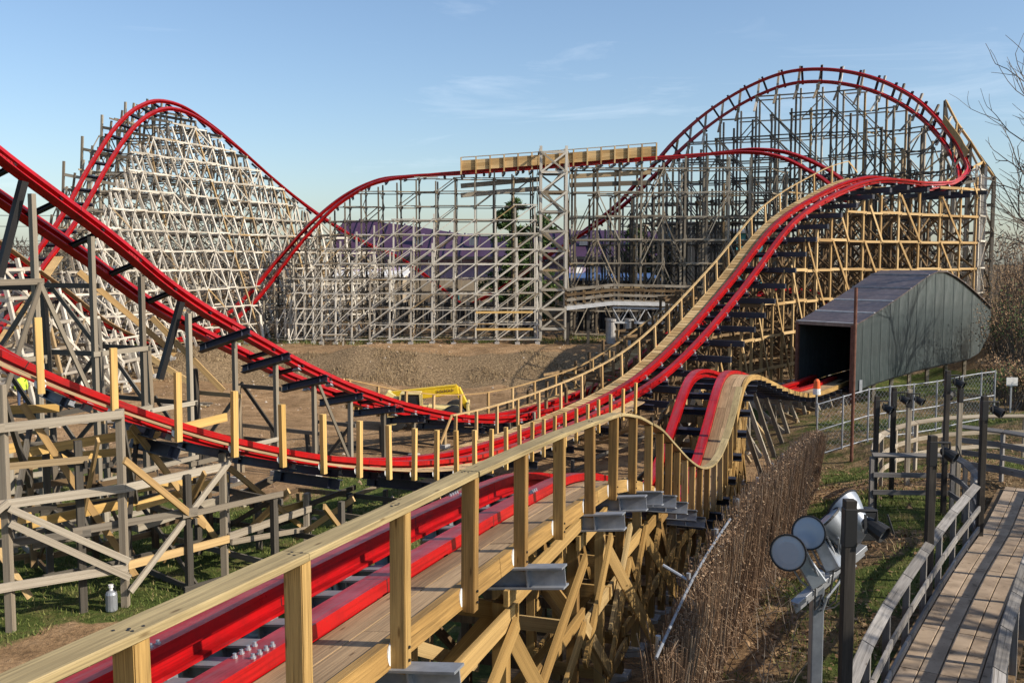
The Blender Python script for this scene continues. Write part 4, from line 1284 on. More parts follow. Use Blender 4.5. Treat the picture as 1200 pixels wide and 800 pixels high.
def shed():
    A, B_ = P(1001, 455, 45.5), P(1161, 400, 54.5)
    A2, B2 = (A.x, A.y), (B_.x, B_.y)
    root = empty("tunnel_shed", (A.x, A.y, gz(A.x, A.y)), "dark sheet-metal tunnel shed with a humped roof and a black open end", "shed")
    top = [(1001, 381), (1015, 373), (1032, 362), (1050, 350), (1067, 338), (1082, 326), (1095, 319), (1104, 318), (1113, 321), (1126, 330), (1138, 340), (1150, 351), (1161, 362)]
    bot = [(1001, 459), (1032, 447), (1085, 431), (1120, 424), (1143, 418), (1152, 411), (1158, 402), (1161, 390)]
    def lerp(tab, x):
        for (a, b), (c, d) in zip(tab[:-1], tab[1:]):
            if a <= x <= c: return b + (d-b)*(x-a)/(c-a)
        return tab[-1][1]
    ax = (Vector(B2) - Vector(A2)).normalized()
    nb = Vector((-ax.y, ax.x, 0))            # towards the back
    axis = Vector((ax.x, ax.y, 0))
    Wd = 2.9
    xs = [1001 + 160*k/15 for k in range(16)]
    for k in range(15):
        xa, xb = xs[k] + 0.04, xs[k+1] - 0.04
        t0, t1 = on_line(xa, lerp(top, xa), A2, B2), on_line(xb, lerp(top, xb), A2, B2)
        b0, b1 = on_line(xa, lerp(bot, xa), A2, B2), on_line(xb, lerp(bot, xb), A2, B2)
        b0 = Vector((t0.x, t0.y, b0.z)); b1 = Vector((t1.x, t1.y, b1.z))
        mb = MB(); mb.hexa([b0, b1, t1, t0], [p + nb*0.05 for p in (b0, b1, t1, t0)])
        mb.build("side_panel", "shed_side", root, fix=True)
        mb = MB(); mb.hexa([p + nb*Wd for p in (b0, b1, t1, t0)], [p + nb*(Wd+0.05) for p in (b0, b1, t1, t0)])
        mb.build("back_panel", "shed_side", root, fix=True)
        mb = MB()
        mb.beam(b0 - nb*0.006 - axis*0.02, t0 - nb*0.006 - axis*0.02, 0.02, 0.014, nb)
        mb.build("seam_rib", "shed_side", root, fix=True)
        z = Vector((0, 0, 0.01)); zz = Vector((0, 0, 0.06))
        f0, f1 = t0 - nb*0.12, t1 - nb*0.12
        g0, g1 = t0 + nb*(Wd+0.12), t1 + nb*(Wd+0.12)
        mb = MB(); mb.hexa([f0+z, f1+z, g1+z, g0+z], [p + zz for p in (f0, f1, g1, g0)])
        mb.build("roof_panel", "shed_roof", root, fix=True)
        if k % 2 == 0:
            mb = MB(); mb.beam(f0 + zz*1.2, g0 + zz*1.2, 0.09, 0.05)
            mb.build("roof_seam", "white_paint" if k < 6 else "galvanised_dull", root, fix=True)
        if k % 2 == 1 and k > 2:              # stub posts that carry the raised floor
            g = gz(b0.x, b0.y)
            mb = MB(); mb.beam(Vector((b0.x, b0.y, g - .1)) + nb*0.3, b0 + nb*0.3, 0.16, 0.16)
            mb.build("stub_post", "grey_timber", root, fix=True)
        if k == 14:
            mb = MB(); mb.hexa([b1, t1, t1 + nb*Wd, b1 + nb*Wd], [p + axis*0.05 for p in (b1, t1, t1 + nb*Wd, b1 + nb*Wd)])
            mb.build("end_panel", "shed_side", root, fix=True)
        if k in (0, 1, 2, 3):
            pass
        mb = MB(); mb.hexa([b0 + nb*0.06, b1 + nb*0.06, b1 + nb*(Wd-.06), b0 + nb*(Wd-.06)], [p + Vector((0, 0, -.08)) for p in (b0 + nb*0.06, b1 + nb*0.06, b1 + nb*(Wd-.06), b0 + nb*(Wd-.06))])
        mb.build("floor_panel", "black_steel", root, fix=True)
    # lining keeps the inside dark, frame round the mouth
    t0 = on_line(1001, 381, A2, B2); b0 = Vector((t0.x, t0.y, gz(t0.x, t0.y)))
    for (p, q) in ((b0, t0), (b0 + nb*Wd, t0 + nb*Wd)):
        mb = MB(); mb.beam(p - axis*0.1, q - axis*0.1, 0.14, 0.14, nb); mb.build("door_post", "rust", root, fix=True)
    mb = MB(); mb.beam(t0 - axis*0.1 - nb*0.1, t0 - axis*0.1 + nb*(Wd+.1), 0.12, 0.16); mb.build("lintel", "shed_roof", root, fix=True)
    # drifted marks and a hatch on the side
    for (xa, ya, xb, yb) in ((1008, 445, 1014, 459),):
        pa, pb = on_line(xa, ya, A2, B2), on_line(xb, yb, A2, B2)
        mb = MB(); mb.beam(Vector((pa.x, pa.y, pb.z)) - nb*0.03, pa - nb*0.03, 0.25, 0.03, nb); mb.build("hatch", "galvanised_dull", root, fix=True)
shed()

# rusty pole in front of the shed corner
def rusty_pole():
    t, b = P(998, 337, 34.0), P(998, 529, 34.0)
    b = Vector((b.x, b.y, gz(b.x, b.y) - .1)); t = Vector((b.x, b.y, t.z))
    mb = MB(); mb.tube([b, t], 0.06, 10)
    o = mb.build("steel_pole", "rust", None, fix=True, smooth_shade=False)
    tag(o, "slim rust-brown steel pole rising in front of the shed corner", "pole")
rusty_pole()

# ---- traffic lamp drum at the end of the track
def warning_drum():
    c = P(957, 462, 41.5)
    root = empty("warning_light", (c.x, c.y, c.z), "small orange and white warning lamp on a galvanised rail end before the shed", "warning light")
    mb = MB(); mb.lathe(c + Vector((0, 0, .0)), (0, 0, 1), [(0, .16), (.25, .15)], 14); mb.build("base", "white_plastic", root)
    mb = MB(); mb.lathe(c + Vector((0, 0, .25)), (0, 0, 1), [(0, .15), (.32, .12), (.40, .05)], 14); mb.build("lens", "orange_plastic", root)
    mb = MB(); mb.tube([(c.x, c.y, gz(c.x, c.y) - .1), c], 0.05, 8); mb.build("post", "galvanised", root)
warning_drum()

# ---- chain-link fence
def chain_fence(pts, label, hgt=1.9, name="chain_link_fence"):
    g = [Vector((x, y, gz(x, y))) for x, y in pts]
    root = empty(name, g[0], label, "fence")
    for k, p in enumerate(g):
        mb = MB(); mb.tube([p - Vector((0, 0, .1)), p + Vector((0, 0, hgt + .05))], 0.035, 8); mb.build("post", "galvanised", root)
    wires = MB()
    for p, q in zip(g[:-1], g[1:]):
        for z in (hgt, hgt*0.5, 0.08):
            mb = MB(); mb.tube([p + Vector((0, 0, z)), q + Vector((0, 0, z))], 0.022, 6); mb.build("rail", "galvanised_dull", root)
        L = (q-p).length; d = (q-p)/L
        n = int(L/0.2)
        for i in range(-int(hgt/0.2), n):
            for sg in (1, -1):
                a = i*0.2; b = a + hgt
                z0, z1 = (0, hgt) if sg == 1 else (hgt, 0)
                # clip to the bay
                u0 = max(0, -a)/hgt; u1 = min(1, (L-a)/hgt)
                if u1 <= u0: continue
                pa = p + d*(a + hgt*u0) + Vector((0, 0, z0 + (z1-z0)*u0)); pb = p + d*(a + hgt*u1) + Vector((0, 0, z0 + (z1-z0)*u1))
                wires.beam(pa, pb, 0.004, 0.004)
    wires.build("wire_mesh", "galvanised", root, kind="stuff")
def xy(px, D):
    return ((px-600)/FPX*D*1.003, D)
chain_fence([xy(960, 35), xy(990, 35.2), xy(1020, 35.6), xy(1045, 36.2), xy(1073, 36.8), xy(1100, 37.4), xy(1130, 38.2), xy(1152, 38.8), xy(1168, 39.2)], "galvanised chain-link fence across the grass below the dark shed")

# ---- brush screen fence
def brush_fence():
    line = [(790, 745, 11.3), (800, 722, 11.8), (825, 668, 13.2), (860, 612, 15.2), (880, 583, 16.8), (905, 556, 18.8), (928, 533, 22.0), (945, 517, 26.5), (957, 507, 31.5)]
    tops = [P(*p) for p in line]
    pth = Path([(tops[0]*2 - tops[1], 0)] + [(p, 0) for p in tops])
    b0 = tops[2]
    root = empty("brush_fence", (b0.x, b0.y, gz(b0.x, b0.y)), "shaggy brown brushwood screen fence with a galvanised top pipe", "fence")
    m, n, l, b = new_mat("brushwood")
    tc = n.new("ShaderNodeTexCoord")
    rv = rnd_value(n, l)
    c = ramp(n, l, rv, [(0.0, (0.13, 0.085, 0.055)), (0.35, (0.22, 0.14, 0.085)), (0.7, (0.30, 0.20, 0.125)), (0.9, (0.34, 0.26, 0.18)), (1.0, (0.16, 0.125, 0.10))])
    l.new(c, b.inputs["Base Color"]); b.inputs["Roughness"].default_value = 0.95; b.inputs["Specular IOR Level"].default_value = 0.1
    reeds = MB()
    rng = random.Random(4)
    s = 0.0
    L = pth.L
    while s < L:
        c0, t, r, u = pth.frame(s)
        thick = 0.06 + 0.05*smooth(4, 10, s)
        for q in range(4):
            o = rng.uniform(-thick, thick)
            x = c0 + r*o + t*rng.uniform(-.03, .03)
            g = gz(x.x, x.y) - .05
            h = c0.z + rng.uniform(-.10, .16 if s > 5 else .04) - (abs(o)*0.4)
            lean = Vector((rng.gauss(0, .12), rng.gauss(0, .12), 0))
            w = rng.uniform(.008, .022)
            reeds.beam(Vector((x.x, x.y, g)), Vector((x.x, x.y, h)) + lean, w*1.4, w, t, w*0.5, w*0.5)
        for q in range(9):      # loose shaggy ends
            x = c0 + r*rng.uniform(-thick, thick)*1.25
            z = gz(x.x, x.y) + (c0.z - gz(x.x, x.y))*rng.uniform(.1, 1.0)
            d = Vector((rng.uniform(-.2, .2), rng.uniform(-.2, .2), rng.uniform(-.3, .12)))
            reeds.beam(Vector((x.x, x.y, z)), Vector((x.x, x.y, z)) + d, .012, .008, None, .003, .003)
        s += 0.018
    for k in range(14000):      # dry leaves and fluff caught in the screen
        s = rng.uniform(2.0, L)
        c0, t, r, u = pth.frame(s)
        x = c0 + r*rng.gauss(.01, .085)
        g = gz(x.x, x.y)
        z = g + (c0.z + .12 - g)*rng.random()**.7
        d = Vector((rng.uniform(-1, 1), rng.uniform(-1, 1), rng.uniform(-1, .6))).normalized(); e = d.orthogonal().normalized()
        q = rng.uniform(.02, .05); p_ = Vector((x.x, x.y, z))
        reeds.face([p_, p_ + d*q*.5 + e*q*.3, p_ + d*q, p_ + d*q*.5 - e*q*.3])
    reeds.build("brushwood", "brushwood", root, kind="stuff")
    mb = MB(); mb.tube([pth.frame(k*L/40)[0] - pth.frame(k*L/40)[2]*0.10 - Vector((0, 0, .02)) for k in range(0, 10)], 0.02, 8); mb.build("top_pipe", "galvanised_dull", root)
    for k in range(0, 9):
        c0, t, r, u = pth.frame(0.4 + k*1.9)
        p = c0 - r*0.16
        mb = MB(); mb.tube([(p.x, p.y, gz(p.x, p.y) - .1), (p.x, p.y, c0.z + .05)], 0.032, 8); mb.build("post", "galvanised", root)
        if k == 1:
            q = p - r*0.35
            mb = MB(); mb.tube([(p.x, p.y, c0.z - .05), (q.x, q.y, c0.z + 0.12)], 0.024, 8); mb.build("arm", "galvanised", root)
brush_fence()

# ---- the queue path
PL = [(1.3, 5.6), (2.8, 8.8), (4.05, 11.3), (4.85, 12.8), (5.4, 13.7), (6.3, 15.2), (6.8, 16.0), (7.86, 17.7), (8.96, 19.4), (9.9, 20.8), (11.2, 22.9), (12.6, 25.2)]
PATH_Z = 2.22
pathP = Path([(Vector((x, y, PATH_Z)), 0) for x, y in PL])
wood("path_slab", [(0.0, (0.31, 0.235, 0.165)), (0.5, (0.35, 0.268, 0.19)), (1.0, (0.39, 0.30, 0.215))], 0.2, rough=0.9, bump=0.2, sc=(3, 3, 3))
def build_path():
    th = Thing("queue_path", (6.8, 16, gz(6.8, 16)), "narrow curving path of long tan slabs between timber railings", "path")
    th.root["kind"] = "structure"
    del th.root["label"]; del th.root["category"]
    nw = 5; width = 1.30; w = width/nw
    for j in range(nw):
        s = -0.9*(j % 2) * 0.0 - 0.0
        k = 0
        s = 0.0
        while s < pathP.L - 0.2:
            ln = 1.85
            e = min(pathP.L, s + ln)
            fr = pathP.frames(s + 0.008, e - 0.008, 0.3)
            mb = MB(); a = 0.06 + w*(j+0.5)
            dz = random.uniform(-.003, .003)
            wob = [random.uniform(-.012, .012) for _ in fr]
            k0 = len(mb.v)
            mb.sweep([(c + r*(a) + Vector((0, 0, dz)), t, r, u) for (c, t, r, u) in fr], [(-w/2+.008, -.07), (w/2-.008, -.07), (w/2-.008, -.006), (w/2-.014, 0), (-w/2+.014, 0), (-w/2+.008, -.006)])
            mb.build("slab", "path_slab", th.root, fix=True)
            s = e
    # bed below the joints, deep enough to sit in the bank
    mb = MB(); mb.sweep([(c, t, r, u) for (c, t, r, u) in pathP.frames(0, pathP.L, 0.4)], [(-.1, -.6), (width+.2, -.6), (width+.2, -.075), (-.1, -.075)])
    mb.build("bed", "brown_timber", th.root, fix=True)
build_path()

def railing(label, frames_at, s0, s1, step, side=1, ht=1.07, mat="walk_rail_wood", rails_=((1.0, 0.16, 0.05, 0.45), (0.55, 0.12, 0.045, 0.1), (0.14, 0.12, 0.045, 0.1)), name="timber_railing"):
    c = frames_at(s0)[0]
    th = Thing(name, (c.x, c.y, c.z - 0.05), label, "railing")
    n = max(1, int(round((s1-s0)/step)))
    ss = [s0 + (s1-s0)*k/n for k in range(n+1)]
    for s in ss:
        c, t, r, u = frames_at(s)
        th.timber("post", c - Vector((0, 0, .35)), c + Vector((0, 0, ht - .04)), 0.09, 0.09, mat, up=t)
    for (h, w, tk, tilt) in rails_:
        for a, b in zip(ss[:-1], ss[1:]):
            ca, ta, ra, ua = frames_at(a); cb, tb, rb, ub = frames_at(b)
            up = (Vector((0, 0, 1))*math.cos(tilt) + ra*math.sin(tilt)) if h > 0.9 else Vector((0, 0, 1))
            o = ra*0.07*side if h < 0.9 else Vector()
            e = (cb-ca).normalized()*0.01
            if h > 0.9: chamfer_timber("top_rail", th, ca + Vector((0, 0, ht*h)) + e, cb + Vector((0, 0, ht*h)) - e, w, tk, mat, up)
            else: chamfer_timber("rail", th, ca + o + Vector((0, 0, ht*h)) + e, cb + o + Vector((0, 0, ht*h)) - e, tk, w, mat, Vector((0, 0, 1)))
    th.finish()
    return th
fl = lambda s: pathP.frame(s)
frr = lambda s: off(pathP.frame(s), 1.46, 0)
railing("weathered timber railing along the grass side of the tan slab path", fl, 1.0, pathP.s_near((9.95, 20.9, 2.2)), 1.55, 1)
railing("weathered timber railing on the far side of the tan slab path from the grass", frr, 2.2, pathP.L - 0.2, 1.6, -1)

# the queue's turning loop, sun-bleached rail on the outside, dark rail on the inside
def loop_path(pts, z):
    return Path([(Vector((*xy(px, D), z)), 0) for px, D in pts])
loopA = loop_path([(1028, 24.6), (1030, 26.2), (1042, 27.6), (1060, 28.6), (1090, 29.6), (1126, 30.2), (1160, 30.4), (1205, 30.4)], 2.15)
railing("curved sun-bleached railing round the outside of the queue loop", lambda s: loopA.frame(s), 0, loopA.L, 1.3, 1, mat="weathered_board")
loopB = loop_path([(1026, 24.4), (1060, 24.5), (1095, 24.4), (1122, 24.3)], 2.12)
railing("straight dark railing in front of the queue loop", lambda s: loopB.frame(s), 0, loopB.L, 1.4, 1)
loopC = loop_path([(1122, 24.1), (1137, 23.4), (1147, 22.5), (1153, 21.4), (1156, 20.9)], 2.15)
railing("short bent railing joining the queue loop to the slab path", lambda s: loopC.frame(s), 0, loopC.L, 0.85, 1)
loopD = loop_path([(1128, 27.4), (1160, 27.0), (1182, 26.6), (1225, 25.6)], 2.2)
railing("dark slatted railing behind the end of the slab path", lambda s: loopD.frame(s), 0, loopD.L, 1.1, 1, ht=1.2, rails_=((1.0, 0.16, 0.05, 0.45), (0.7, 0.15, 0.045, 0.1), (0.42, 0.15, 0.045, 0.1), (0.14, 0.2, 0.045, 0.1)))

wood("dark_post", [(0, (.028, .024, .02)), (1, (.06, .052, .044))], 0.5, rough=0.8, bump=0.2)
# ---- queue lamp posts: square black posts with a hooded spotlight
def lamp_post(px, top, D, label, w=0.15, side=1, double=False, mat="dark_post"):
    t = P(px, top, D)
    g = gz(t.x, t.y) - .1
    root = empty("lamp_post", (t.x, t.y, g), label, "lamp post", "lamp posts along the queue")
    mb = MB(); mb.beam((t.x, t.y, g), t, w, w, Vector((0, 1, 0))); mb.build("post", mat, root, bevel=0.008)
    mb = MB(); mb.box((t.x, t.y, t.z - 0.3), w + .012, w + .012, 0.42); mb.build("sleeve", "black_steel", root, bevel=0.008)
    for k, sg in enumerate((side, -side) if double else (side,)):
        c = t + Vector((sg*(w/2 + .22), -0.02, -0.32))
        mb = MB(); mb.tube([t + Vector((sg*w/2, 0, -.12)), c + Vector((0, 0, .2)), c + Vector((0, 0, .1))], 0.022, 6); mb.build("arm", "black_steel", root)
        d = Vector((sg*0.5, -0.55, -0.35)).normalized()
        mb = MB(); mb.lathe(c - d*0.16, d, [(0, .04), (.04, .075), (.18, .10), (.27, .105), (.27, .09), (.2, .085)], 12)
        h = mb.build("lamp_head", "black_steel", root)
        mb = MB(); mb.lathe(c + d*0.06, d, [(0, .085), (.012, .085)], 12); mb.build("lens", "galvanised", h)
        mb = MB()
        for a in (-1, 1): mb.beam(c + Vector((0, 0, .16)) + Vector((a*.12, 0, 0)), c + d*0.05 + Vector((a*.15, 0, -.02)), .03, .015)
        mb.build("yoke", "black_steel", root, kind="stuff")
lamp_post(1093, 510, 16.3, "stout dark lamp post with a black head on the grass-side path railing, halfway along", 0.125)
lamp_post(996, 585, 10.55, "dark lamp post standing just behind the big floodlights", 0.125)
lamp_post(1154, 464, 20.6, "tall lamp post with a long black sleeve where the path meets the bent railing", 0.12)
lamp_post(1111, 434, 24.0, "tallest black lamp post over the dark loop railing", 0.11)
lamp_post(1126, 448, 25.0, "bleached lamp post beside the tallest one at the loop", 0.11, -1, mat="weathered_board")
lamp_post(1028, 464, 24.6, "lamp post at the corner where the bleached loop railing starts", 0.11)
lamp_post(1048, 454, 25.6, "lamp post inside the loop, second from its corner", 0.11)
lamp_post(1066, 456, 27.4, "slim lamp post against the bleached outer loop rail", 0.12, mat="weathered_board")

# ---- floodlights on a pole
plain("lamp_glass", (0.30, 0.35, 0.42), 0.18, 0.0, 0.12, 2.0, spec=0.8)
plain("lamp_metal", (0.30, 0.33, 0.37), 0.38, 0.5, 0.3, 6.0)
def floodlights():
    D = 11.0
    top = P(958, 668, D)
    g = gz(top.x, top.y)
    root = empty("floodlight_mast", (top.x, top.y, g), "galvanised mast with a cluster of round floodlights on the grass bank", "floodlight")
    mb = MB(); mb.beam((top.x, top.y, g - .1), top, 0.135, 0.135, Vector((0, 1, 0))); mb.build("mast", "lamp_metal", root, bevel=0.012)
    a, b = P(931, 708, D - .25), P(1012, 640, D + .35)
    mb = MB(); mb.beam(a, b, 0.11, 0.06); mb.beam(a + Vector((0, 0, -.05)), b + Vector((0, 0, -.05)), 0.02, 0.12); mb.build("cross_arm", "galvanised", root, bevel=0.004)
    mb = MB(); mb.tube([P(964, 715, D - .1), P(969, 700, D - .1), P(985, 680, D), P(1003, 662, D + .1)], 0.016, 8); mb.build("conduit", "galvanised", root)
    specs = [((924, 647, D - .35), (-.50, -.84, .12), .195), ((948, 624, D - .1), (-.52, -.80, .18), .185), ((968, 610, D + .12), (-.66, .22, .70), .20), ((987, 594, D + .40), (-.50, .62, .45), .235)]
    boxes = [(951, 672, D - .1), (973, 653, D + .05), (983, 640, D + .2), (1000, 626, D + .45)]
    for k_, (px, dr, rad) in enumerate(specs):
        c = P(*px); d = Vector(dr).normalized()
        lamp = MB()
        lamp.lathe(c, d, [(-.36, .06), (-.33, .095), (-.24, .12), (-.12, rad*.80), (-.03, rad*.97), (0.0, rad), (.015, rad*1.03), (.015, rad*.93)], 28)
        lo = lamp.build("reflector", "lamp_metal", root, smooth_shade=False, fix=True)
        for p in lo.data.polygons: p.use_smooth = len(p.vertices) == 4
        mb = MB(); mb.lathe(c + d*0.004, d, [(0, rad*.92), (.012, rad*.90), (.016, rad*.6)], 28); mb.build("glass", "lamp_glass", lo, fix=True)
        mb = MB(); mb.lathe(c + d*0.002, d, [(0, rad*1.045), (.022, rad*1.045), (.022, rad*.95), (0, rad*.95)], 28); mb.build("rim", "black_steel", lo, fix=True)
        # ballast box, yoke
        q = P(*boxes[k_]); e_ = (q - (c - d*.3)).normalized()
        mb = MB(); mb.beam(c - d*0.30, q + e_*.13, 0.13, 0.15, None, 0.20, 0.19); mb.build("ballast_box", "lamp_metal", root, bevel=0.012, fix=True)
        X, Y = axes(d)
        foot = q + Vector((0.02, 0.02, -.20))
        for sg in (-1, 1):
            mb = MB(); mb.tube([c - d*0.2 + X*sg*(rad*.75), q + X*sg*.12 + Vector((0, 0, -.1)), foot], 0.012, 6); mb.build("yoke_arm", "galvanised", root)
        mb = MB(); mb.beam(foot, foot + Vector((0, 0, .14)), 0.05, 0.05); mb.build("clamp", "black_steel", root)
    # supply cables looping from the lamps to the mast
    for k_, (px, dr, rad) in enumerate(specs):
        q = P(*boxes[k_]) + Vector((0.02, -.08, -.08))
        e = Vector((top.x + .03, top.y - .08, top.z - .25 - .06*k_))
        m_ = q.lerp(e, .5) + Vector((.04*k_ - .05, -.05, -.22))
        mb = MB(); mb.tube([q, q.lerp(m_, .5) + Vector((0, 0, -.04)), m_, m_.lerp(e, .5) + Vector((0, 0, -.05)), e], 0.010, 6); mb.build("cable", "black_steel", root)
    # black fixture strapped to the far side
    c = P(1017, 612, D + .5)
    mb = MB(); mb.beam(c + Vector((0, 0, -.2)), c + Vector((0, 0, .18)), 0.17, 0.15, None, .13, .12); mb.tube([c + Vector((-.2, 0, .1)), c + Vector((-.06, 0, .14))], .02, 6)
    mb.build("junction_box", "black_steel", root, bevel=0.01)
floodlights()
# ================================================================== beyond the coaster
metal_sheet("purple_roof", (0.052, 0.022, 0.058), (0.09, 0.045, 0.10), 0.6, 0.1)
metal_sheet("lavender_wall", (0.34, 0.26, 0.38), (0.48, 0.42, 0.52), 0.7, 0.0)
metal_sheet("beige_wall", (0.36, 0.29, 0.20), (0.45, 0.38, 0.28), 0.8, 0.0)
metal_sheet("grey_sheet", (0.13, 0.145, 0.165), (0.22, 0.24, 0.26), 0.6, 0.1)
metal_sheet("black_tarp", (0.022, 0.024, 0.028), (0.06, 0.065, 0.07), 0.6, 0.0)
metal_sheet("teal_panel", (0.05, 0.30, 0.34), (0.15, 0.42, 0.45), 0.5, 0.0)
plain("blue_canvas", (0.05, 0.11, 0.26), 0.7, 0, 0.25, 1.0)
plain("dark_glass", (0.02, 0.022, 0.026), 0.12, 0, 0.1, 1.0, spec=0.8)
plain("yellow_paint", (0.75, 0.50, 0.02), 0.4, 0, 0.2, 3.0)
plain("cream_paint", (0.66, 0.52, 0.22), 0.5, 0, 0.25, 3.0)
plain("tyre", (0.02, 0.02, 0.02), 0.9, 0, 0.3, 6.0)

def slab(root, name, a, b, c, d, th, mat):
    """a panel with four corners and a thickness"""
    a, b, c, d = [Vector(p) for p in (a, b, c, d)]
    n = (b-a).cross(d-a).normalized()*th
    mb = MB(); mb.hexa([a, b, c, d], [a-n, b-n, c-n, d-n])
    return mb.build(name, mat, root, fix=True)

def purple_building():
    D = 108.0
    root = empty("purple_building", (-4, D, 2.0), "long low building with a purple ribbed roof and lavender walls behind the trestles", "building")
    X0, X1 = -19.5, 26.0
    n = 26
    for k in range(n):
        xa = X0 + (X1-X0)*k/n; xb = X0 + (X1-X0)*(k+1)/n
        ridge = lambda x: (12.7 - 1.9*((x-X0)/15)**1.5) if x < X0 + 15 else (10.6 + 0.9*math.sin((x - X0 - 15)/30.5*math.pi)**.7 if x > X0 + 15.5 else 10.7)
        za, zb = ridge(xa), ridge(xb)
        slab(root, "roof_panel", (xa+.03, D-1.0, 8.3), (xb-.03, D-1.0, 8.3), (xb-.03, D+9, zb), (xa+.03, D+9, za), 0.15, "purple_roof")
        mb = MB(); mb.beam((xa, D-1.0, 8.40), (xa, D+9, za + .10), 0.16, 0.22); mb.build("roof_rib", "purple_roof", root)
        slab(root, "upper_wall_panel", (xa+.02, D, 5.9), (xb-.02, D, 5.9), (xb-.02, D, 8.2), (xa+.02, D, 8.2), 0.15, "lavender_wall")
        slab(root, "lower_wall_panel", (xa+.02, D-.1, 2.0), (xb-.02, D-.1, 2.0), (xb-.02, D-.1, 5.88), (xa+.02, D-.1, 5.88), 0.15, "beige_wall")
        if k % 3 == 1:
            w = slab(root, "window", (xa+.3, D-.2, 3.4), (xb-.3, D-.2, 3.4), (xb-.3, D-.2, 5.0), (xa+.3, D-.2, 5.0), 0.06, "dark_glass")
            mb = MB(); mb.box(((xa+xb)/2, D-.24, 3.36), 1.3, 0.12, 0.08); mb.build("sill", "white_paint", w)
    slab(root, "end_wall", (X0, D, 2), (X0, D, 8.2), (X0, D+9, 12.4), (X0, D+9, 2), 0.2, "lavender_wall")
    slab(root, "end_wall", (X1, D, 2), (X1, D+9, 2), (X1, D+9, 11.1), (X1, D, 8.2), 0.2, "lavender_wall")
    mb = MB(); mb.beam((X0-.2, D-1.15, 8.25), (X1+.2, D-1.15, 8.25), .18, .3); mb.build("gutter", "black_tarp", root)
    for k in range(7):
        x = X0 + 3 + k*6.1
        v = MB(); v.box((x, D+3.2, 10.2), .9, .9, 1.1); vv = v.build("roof_vent", "grey_sheet", root)
        v = MB(); v.box((x, D+3.2, 10.85), 1.3, 1.3, .14); v.build("vent_cap", "lavender_wall", vv)
    for k in range(5):
        x = X0 + 4.5 + k*8.2
        d = slab(root, "door", (x, D-.18, 2.0), (x+1.1, D-.18, 2.0), (x+1.1, D-.18, 4.2), (x, D-.18, 4.2), .06, "teal_panel")
        mb = MB(); mb.box((x+.95, D-.26, 3.05), .06, .08, .2); mb.build("handle", "galvanised", d)
    # striped awnings
    for (xa, xb) in ((-17, -11), (6, 10.5)):
        m = 6
        for q in range(m):
            a = xa + (xb-xa)*q/m; b = xa + (xb-xa)*(q+1)/m
            slab(root, "awning_strip", (a, D-2.4, 6.3), (b, D-2.4, 6.3), (b, D-.2, 7.6), (a, D-.2, 7.6), 0.05, "white_paint" if q % 2 else "lavender_wall")
purple_building()

def box_building(name, px0, px1, ytop, D, depth, wall, roof, label, n=6, cat="building", base=2.0, win=True):
    a, b = P(px0, ytop, D), P(px1, ytop, D)
    zt = a.z
    root = empty(name, ((a.x+b.x)/2, D, base), label, cat)
    for k in range(n):
        xa = a.x + (b.x-a.x)*k/n; xb = a.x + (b.x-a.x)*(k+1)/n
        slab(root, "wall_panel", (xa+.015, D, base), (xb-.015, D, base), (xb-.015, D, zt), (xa+.015, D, zt), 0.12, wall)
        if win and k % 2 == 1:
            slab(root, "window", (xa+.25, D-.03, base+1.2), (xb-.25, D-.03, base+1.2), (xb-.25, D-.03, base+2.3), (xa+.25, D-.03, base+2.3), 0.05, "dark_glass")
    slab(root, "side_wall", (a.x, D+.13, base), (a.x, D+.13, zt), (a.x, D+depth, zt), (a.x, D+depth, base), 0.1, wall)
    slab(root, "side_wall", (b.x, D+.13, base), (b.x, D+depth, base), (b.x, D+depth, zt), (b.x, D+.13, zt), 0.1, wall)
    slab(root, "roof", (a.x-.3, D-.4, zt+.02), (b.x+.3, D-.4, zt+.02), (b.x+.3, D+depth, zt+.5), (a.x-.3, D+depth, zt+.5), 0.15, roof)
    mb = MB(); mb.beam((a.x-.3, D-.45, zt), (b.x+.3, D-.45, zt), 0.1, 0.22); mb.build("fascia", roof, root)
    return root
box_building("dark_building", 788, 856, 262, 97, 8, "black_tarp", "black_tarp", "tall black box-shaped building seen through the grey trestle", 5, win=False)
box_building("teal_building", 862, 912, 272, 96.5, 6, "teal_panel", "grey_sheet", "teal panelled building behind the climbing red track", 4)
box_building("grey_shed", -60, 108, 318, 93, 7, "grey_sheet", "grey_sheet", "long grey corrugated shed at the foot of the white lattice hill", 16)
box_building("blue_roofed_stall", 668, 770, 327, 92, 5, "black_tarp", "blue_canvas", "low dark stall with a flat blue canvas roof beyond the footbridge", 8, win=False)
box_building("beige_shed", 392, 470, 324, 96, 6, "beige_wall", "white_paint", "low beige shed with a pale roof behind the white trestle", 7)

def tarp_fence(pa, pb, ya, yb, D_, label, n):
    a, b = P(pa, ya, D_), P(pb, yb, D_)
    th = Thing("tarp_fence", (a.x, D_, 2), label, "fence")
    for k in range(n):
        xa = a.x + (b.x-a.x)*k/n; xb = a.x + (b.x-a.x)*(k+1)/n
        # a sagging sheet
        mb = MB(); m = 6
        for i in range(m):
            u0, u1 = i/m, (i+1)/m
            sag = lambda u: 0.18*4*u*(1-u)
            f = lambda u, z: Vector((xa + (xb-xa)*u, D_ + 0.12*math.sin(u*9 + k + z), z))
            mb.face([f(u0, 2.1), f(u1, 2.1), f(u1, a.z - sag(u1)), f(u0, a.z - sag(u0))])
        mb.build("sheet", "black_tarp", th.root)
    for k in range(n+1):
        x = a.x + (b.x-a.x)*k/n
        th.timber("post", (x, D_ - .1, 2.0), (x, D_ - .1, a.z + .1), 0.1, 0.1, "grey_timber", up=Vector((0, 1, 0)))
tarp_fence(668, 800, 333, 331, 84, "black tarpaulin screen stretched between posts behind the footbridge", 8)
